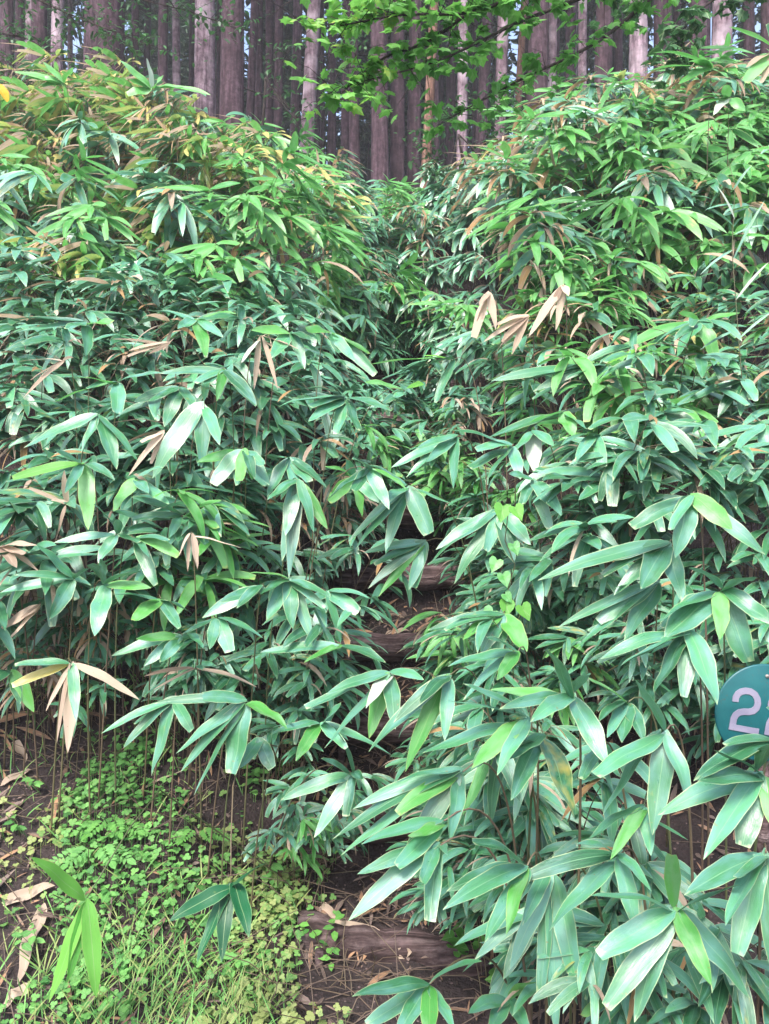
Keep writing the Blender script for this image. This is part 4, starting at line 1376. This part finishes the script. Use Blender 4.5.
reaching_tree('broadleaf_sapling', 'leafy sapling among the slender cedars right of the stout pair', 'sapling', (-2.0, 11.0), V((-1.7, 11.0, 7.7)),
    [[A(300, 120, 10.9), A(335, 80, 10.8), A(350, 40, 10.7)], [A(290, 110, 11), A(275, 80, 11), A(290, 50, 10.8)]],
    oval_leaf, .09, M['shade_leaf'], BR, 3, .03, spread=.5)

# ------------------------------------------------------------------ vine
def heart_leaf(a, c, d, nrm, size, tone):
    s_ = d.cross(nrm).normalized()
    n_ = s_.cross(d).normalized()
    P = [(0, .0), (.18, -.16), (.42, -.14), (.52, .12), (.42, .42), (.2, .72), (0, 1.0)]
    ctr = c + d * size * .3 - n_ * size * .05
    for sg in (1, -1):
        pts = [c + s_ * (x * sg * size) + d * (y * size) + n_ * (abs(x) * .15 * size - y * y * .1 * size) for x, y in P]
        uvs = [(max(0, y), .5 + .8 * x * sg) for x, y in P]
        for i in range(len(pts) - 1):
            a.poly([ctr, pts[i], pts[i + 1]] if sg > 0 else [ctr, pts[i + 1], pts[i]], [(.3, .5), uvs[i], uvs[i + 1]], tone)


VR = random.Random(8)
vy = 2.75
vp = [(512, 640), (520, 615), (508, 590), (515, 565), (505, 540), (508, 515), (495, 502)]
foot = V((at(512, 640, vy).x + .05, vy + .12, 0)); foot.z = ground(foot.x, foot.y)
vt = thing('climbing_vine', foot, 'climbing vine with bright heart-shaped leaves right of the path', 'vine')
a = Acc()
vpts = [foot] + [at(x, y, vy - .02 * (i % 2)) for i, (x, y) in enumerate(vp)]
a.tube(vpts, [.0022] * len(vpts), 5, (.9, .5, .5))
part(a, 'stem', M['cane'], vt)
for (x, y, s, dx) in [(503, 512, .062, -.2), (515, 513, .055, .5), (497, 566, .05, -.5), (503, 580, .05, .3), (507, 608, .055, -.1), (522, 612, .058, .5), (493, 617, .06, -.9), (513, 550, .045, .4), (505, 600, .04, .8), (385, 314, .07, .1)][:9]:
    b = Acc()
    heart_leaf(b, at(x, y - 6, vy - .06), V((dx, -.35, -1)).normalized(), V((.1, -1, .7)).normalized(), s, (VR.uniform(.4, 1), 0, VR.random()))
    part(b, 'leaf', M['lime'] if VR.random() < .3 else M['fresh'], vt)

# slender grass stalk in front of the right bank
gy = 3.4
fr = V((1.55, 3.45, 0)); fr.z = ground(fr.x, fr.y)
gt = thing('grass_stalk', fr, 'tall pale grass stalk with narrow blades before the upper right bank', 'grass stalk')
a = Acc()
gp = [fr, at(745, 420, gy), at(738, 330, gy), at(732, 250, gy), at(735, 185, gy), at(728, 160, gy)]
a.tube(gp, [.003, .0025, .0022, .002, .0016, .001], 5, (.9, .5, .5))
part(a, 'stem', M['cane'], gt)
for (bx, by, tx, ty) in [(733, 260, 765, 200), (733, 250, 700, 275), (736, 300, 769, 262), (735, 220, 716, 185), (734, 235, 764, 225), (738, 330, 700, 350), (733, 190, 752, 165), (738, 340, 775, 310), (735, 205, 705, 210)]:
    b = Acc()
    blade(b, at(bx, by, gy), at(tx, ty, gy - .04), .006, V((0, -1, .6)), arch=.12, n=8, tone=(.8, .1, VR.random()), rnd=VR)
    part(b, 'leaf', M['pale'] if VR.random() < .35 else M['deep'], gt)

# ------------------------------------------------------------------ ground cover, litter, grass, twigs
GR = random.Random(55)


def normal_at(x, y):
    e = .04
    return V((ground(x - e, y) - ground(x + e, y), ground(x, y - e) - ground(x, y + e), 2 * e)).normalized()


cov = Acc()
for k in range(11500):
    x, y = GR.uniform(-2.1, -.05), GR.uniform(1.75, 3.55)
    px, py = proj((x, y, ground(x, y)))
    if px < -40 or px > 370 or py > 1090: continue
    dn = mnoise.noise(V((x * 2.4, y * 2.4, 9)))
    dens = .85 + dn * 1.3 - (.45 if py < 800 else 0) - (.55 if px < 60 else 0) - (.7 if px > 300 else 0)
    if GR.random() > dens * .8 - .05: continue
    z = ground(x, y)
    hgt = GR.uniform(.01, .06) + max(0, dn) * .06
    c = V((x, y, z + hgt))
    nr = (UP + V((GR.uniform(-.5, .5), GR.uniform(-.9, .2), 0))).normalized()
    t1 = nr.orthogonal().normalized()
    rot = GR.uniform(0, 6.28)
    yel = max(0, mnoise.noise(V((x * 1.7, y * 1.7, 2)))) * .9 + (.22 if (py < 860 and px > 190) else 0)
    tone = (min(1, max(0, GR.gauss(.5, .3))), min(.9, GR.random() * .3 + yel), GR.random())
    r = GR.uniform(.0042, .0095)
    for j in range(3):
        d = Quaternion(nr, rot + j * 2.094) @ t1
        s_ = d.cross(nr)
        ctr = c + d * r
        pts = [ctr + (d * math.cos(q) + s_ * math.sin(q)) * r * (.86 if q_i == 0 else 1) + nr * (.15 * r * abs(math.sin(q))) for q_i, q in enumerate([i * 6.283 / 7 for i in range(7)])]
        cov.poly(pts, [(.5 + .45 * math.cos(i * .9), .5 + .4 * math.sin(i * .9)) for i in range(7)], tone)
    cov.tube([V((x, y, z)), c], [.0009, .0007], 3, tone, cap=False)
tag(cov.obj('ground_cover', M['cover']), 'low clover-like ground cover over the lower left earth', 'ground cover', kind='stuff')

gr = Acc()
for k in range(1500):
    if k < 900:
        x, y = GR.gauss(-.62, .28), GR.gauss(2.28, .16)
    else:
        x, y = GR.uniform(-2, .1), GR.uniform(1.9, 3.5)
    if x > xc(y) - .24: continue
    z = ground(x, y)
    L = GR.uniform(.05, .17)
    th = GR.uniform(0, 6.28)
    p = V((x, y, z))
    q = p + V((math.cos(th) * L * .6, math.sin(th) * L * .6, L * GR.uniform(.35, .9)))
    blade(gr, p, q, GR.uniform(.0012, .0026), V((0, -1, .4)), arch=.2, n=4, tone=(GR.random(), GR.random() * .7, GR.random()), rnd=GR)
tag(gr.obj('grass', M['cover']), 'fine grass tufts among the clover left of the lowest log', 'grass', kind='stuff')

lit = Acc()
for k in range(5200):
    if k < 3600: x, y = GR.uniform(-2.2, 1.4), GR.uniform(1.7, 4.4)
    else:
        y = GR.uniform(2.5, 9.0); x = xc(y) + GR.uniform(-.5, .5)
    z = ground(x, y) + GR.uniform(.003, .018)
    px, py = proj((x, y, z))
    if px < -30 or px > 800: continue
    n_ = normal_at(x, y)
    th = GR.uniform(0, 6.28)
    d = V((math.cos(th), math.sin(th), 0)); d = (d - n_ * d.dot(n_)).normalized()
    L = GR.choice((.012, .018, .025, .035, .06, .10)) * GR.uniform(.7, 1.3)
    if px < 70 and GR.random() < .4: L *= 1.6
    hw = L * GR.uniform(.04, .10) if L > .03 else L * .22
    p = V((x, y, z))
    blade(lit, p, p + d * L + n_ * GR.uniform(0, .02), hw, n_ + V((GR.uniform(-.4, .4), GR.uniform(-.4, .4), 0)), arch=.08, n=5, tone=(GR.random() ** 1.3, GR.random() * .6, GR.random()), roll=GR.uniform(-.5, .5), rnd=GR)
tag(lit.obj('leaf_litter', M['litter']), 'brown and pinkish dead leaves scattered on the bare soil', 'leaf litter', kind='stuff')

tw = Acc()
for k in range(900):
    if k < 620: x, y = GR.uniform(-2.1, .2), GR.uniform(2.0, 3.7)
    else:
        x, y = GR.uniform(-.3, 1.5), GR.uniform(1.8, 4.5)
    z = ground(x, y)
    th = GR.uniform(0, 6.28)
    L = GR.uniform(.08, .36)
    up = GR.random() ** 2 * .8
    p = V((x, y, z + .005))
    q = p + V((math.cos(th) * L, math.sin(th) * L * .6, L * up))
    q.z = max(q.z, ground(q.x, q.y) + .006)
    m_ = (p + q) / 2 + V((GR.uniform(-.02, .02), 0, GR.uniform(.0, .03)))
    tw.tube([p, m_, q], [.0018, .0015, .0009], 4, (GR.uniform(0, .6), .5, GR.random()), cap=False)
tag(tw.obj('fallen_twigs', M['cane']), 'tangle of thin dead stalks and twigs at the foot of the thicket', 'twigs', kind='stuff')

# small broad herbs, told apart by where they grow
HER = [(75, 722, 'tiny leafy herb under the half-withered whorl'), (95, 742, 'rounded-leaf herb at the dark foot of the left thicket'), (48, 792, 'pale green herb at the left above the lime sprig'),
       (140, 770, 'herb beside the long dark stalk'), (265, 790, 'green herb in the shade left of the path'), (20, 838, 'bright herb at the left edge'),
       (118, 905, 'herb between the two hanging sprigs'), (262, 892, 'herb with paired leaves right of the dark sprig'), (322, 955, 'dark herb at the left end of the lowest log'),
       (40, 972, 'herb beside the tips of the lime sprig'), (255, 985, 'herb in the grass left of the lowest log'), (498, 1000, 'broad-leaved herb under the bamboo at the bottom'), (466, 960, 'heart-leaved herb in the shade right of the lowest log')]


def ray_ground(px, py):
    Y = 1.2
    while Y < 9:
        p = at(px, py, Y)
        if p.z < ground(p.x, p.y): return p
        Y += .02
    return at(px, py, 3)


for i, (px, py, lab) in enumerate(HER):
    p = ray_ground(px, py)
    p.z = ground(p.x, p.y)
    t = thing('leafy_herb', p, lab, 'herb', 'small herbs on the earth below the thicket')
    st, lf = Acc(), Acc()
    for s in range(GR.choice((2, 3, 4))):
        th = GR.uniform(0, 6.28)
        tip = p + V((math.cos(th) * .05, math.sin(th) * .05 - .02, GR.uniform(.05, .11)))
        st.tube([p, (p + tip) / 2 + V((0, 0, .02)), tip], [.0015, .0012, .0008], 4, (.9, .5, .5), cap=False)
        for j in range(GR.choice((3, 4, 5))):
            d = V((math.cos(th + j * 1.4), math.sin(th + j * 1.4), GR.uniform(-.3, .2))).normalized()
            (heart_leaf if i > 10 else oval_leaf)(lf, tip - V((0, 0, .012 * j)), d, V((0, -.5, 1)).normalized(), GR.uniform(.03, .05), (GR.random(), GR.random() * .2, GR.random()))
    part(st, 'stem', M['cane'], t)
    part(lf, 'foliage', M['cover'] if i not in (8, 11, 12) else M['broad'], t)

for (px, py, sc_, lab) in [(112, 838, 1.0, 'weed with deeply cut fern-like leaves above the lime sprig'), (98, 862, 1.15, 'lower pale weed with jagged lobed leaf near the lime sprig'), (200, 845, .8, 'small cut-leaved weed left of the dark sprig stalk')]:
    p = ray_ground(px, py); p.z = ground(p.x, p.y)
    t = thing('lobed_weed', p, lab, 'weed', 'weeds with lobed leaves')
    st = Acc()
    for s in range(5):
        th = -2.6 + s * .75 + GR.uniform(-.2, .2)
        tip = p + V((math.cos(th) * .09, math.sin(th) * .05 - .03, .07 + .03 * math.sin(s))) * 1.0
        st.tube([p, (p + tip) / 2 + V((0, 0, .02)), tip], [.0018, .0014, .001], 4, (.9, .5, .5), cap=False)
        lf = Acc()
        d = (tip - p).normalized(); d.z = -.15; d.normalize()
        base = p * .4 + tip * .6
        nr = V((0, -.7, 1)).normalized()
        s_ = d.cross(nr).normalized()
        for j in range(5):
            b0 = base + d * (.016 * j * sc_)
            for sg in (-1, 1):
                oval_leaf(lf, b0, (s_ * sg + d * .7).normalized(), nr, (.038 - .004 * j) * sc_, (GR.uniform(.2, .7), 0, .4), .42)
        oval_leaf(lf, base + d * .07 * sc_, d, nr, .04 * sc_, (.5, 0, .4), .5)
        part(lf, 'leaf', M['cover'] if sc_ > 1 else M['broad'], t)
    part(st, 'stem', M['cane'], t)

# large dry leaves one can tell apart
DRY = [((0, 905), (55, 885), 22, 'broad pinkish dry leaf pointing left behind the lime sprig'), ((45, 905), (18, 985), 26, 'large crumpled dry leaf hanging down the left edge'),
       ((30, 985), (0, 1010), 24, 'dry leaf in the bottom left corner'), ((0, 785), (32, 770), 14, 'curled bleached leaf at the left edge below the thicket'),
       ((5, 820), (24, 800), 12, 'small bleached leaf under the curled one'), ((14, 740), (26, 762), 8, 'narrow dry leaf under the half-withered whorl'),
       ((85, 1010), (100, 985), 7, 'pale dry strip at the bottom left'), ((318, 926), (380, 930), 10, 'reddish dry leaf lying on the lowest log'),
       ((322, 905), (340, 925), 10, 'rust dry leaf above the left end of the lowest log'), ((395, 955), (412, 952), 10, 'pale flake lying on the lowest log'),
       ((382, 612), (405, 618), 5, 'pale twig-like leaf before the shaded log step'), ((385, 635), (410, 630), 6, 'pinkish leaf on the shaded log step'),
       ((140, 790), (185, 770), 3, 'thin dry stalk left of the hanging sprig'), ((370, 415), (420, 436), 6, 'reddish dry leaf near the halfway log step')]
for (a0, a1, w, lab) in DRY:
    p, q = ray_ground(*a0), ray_ground(*a1)
    off = .02
    if 'log' in lab and 'lowest' in lab: off = .04
    p = p + (org - p).normalized() * off; q = q + (org - q).normalized() * (off + .01)
    hw = w / F * p.y * (.5 if w < 12 else .27)
    a = Acc()
    blade(a, p, q, hw, V((0, -.8, .8)), arch=.06, n=10, across=5, tone=(GR.uniform(.3, .8), GR.uniform(.0, .25), GR.random()), fold=.45, roll=GR.uniform(-.7, .7), wav=.4, rnd=GR, blunt=True)
    o = a.obj('dry_leaf', M['withered'])
    me = o.data; me.transform(Matrix.Translation(-p)); o.location = p
    tag(o, lab, 'dry leaf', 'large dry leaves')

# ------------------------------------------------------------------ light
w = bpy.data.worlds.new('World')
scene.world = w
w.use_nodes = True
nt = w.node_tree
nt.nodes.clear()
out = nt.nodes.new('ShaderNodeOutputWorld')
bg = nt.nodes.new('ShaderNodeBackground')
sky = nt.nodes.new('ShaderNodeTexSky')
sky.sky_type = 'NISHITA'
sky.sun_disc = False
EL, AZ = 52, 200
sky.sun_elevation = math.radians(EL)
sky.sun_rotation = math.radians(AZ)
sky.air_density = 1.0
sky.dust_density = 3.0
hs = nt.nodes.new('ShaderNodeHueSaturation')
hs.inputs['Saturation'].default_value = .95
nt.links.new(sky.outputs[0], hs.inputs['Color'])
nt.links.new(hs.outputs[0], bg.inputs[0])
bg.inputs[1].default_value = .115
nt.links.new(bg.outputs[0], out.inputs[0])
sun_d = bpy.data.lights.new('sun', 'SUN')
sun_d.energy = 1.5
sun_d.angle = math.radians(16)
sun_d.color = (1, .97, .93)
sun = bpy.data.objects.new('sun', sun_d)
col.objects.link(sun)
az = math.radians(AZ)
sd = V((math.sin(az) * math.cos(math.radians(EL)), math.cos(az) * math.cos(math.radians(EL)), math.sin(math.radians(EL))))
sun.rotation_euler = sd.to_track_quat('Z', 'Y').to_euler()
vs = scene.view_settings
vs.view_transform = 'Standard'
vs.look = 'None'
vs.gamma = 1
vs.use_curve_mapping = False
vs.exposure = 2.18
scene.cycles.max_bounces = 6
scene.cycles.use_denoising = True

# ------------------------------------------------------------------ air under the trees
hz = bpy.data.meshes.new('haze')
X0, X1, Y0, Y1, Z0, Z1 = -125, 125, -65, 145, -8, 46
hz.from_pydata([(x, y, z) for z in (Z0, Z1) for y in (Y0, Y1) for x in (X0, X1)], [], [(0, 2, 3, 1), (4, 5, 7, 6), (0, 1, 5, 4), (2, 6, 7, 3), (0, 4, 6, 2), (1, 3, 7, 5)])
hm = bpy.data.materials.new('haze')
hm.use_nodes = True
hm.node_tree.nodes.clear()
ho = hm.node_tree.nodes.new('ShaderNodeOutputMaterial')
pv = hm.node_tree.nodes.new('ShaderNodeVolumePrincipled')
pv.inputs['Color'].default_value = (.90, .88, .95, 1)
pv.inputs['Density'].default_value = .0022
hm.node_tree.links.new(pv.outputs[0], ho.inputs['Volume'])
hz.materials.append(hm)
hob = bpy.data.objects.new('haze', hz)
col.objects.link(hob)
tag(hob, kind='stuff')
scene.cycles.volume_bounces = 1
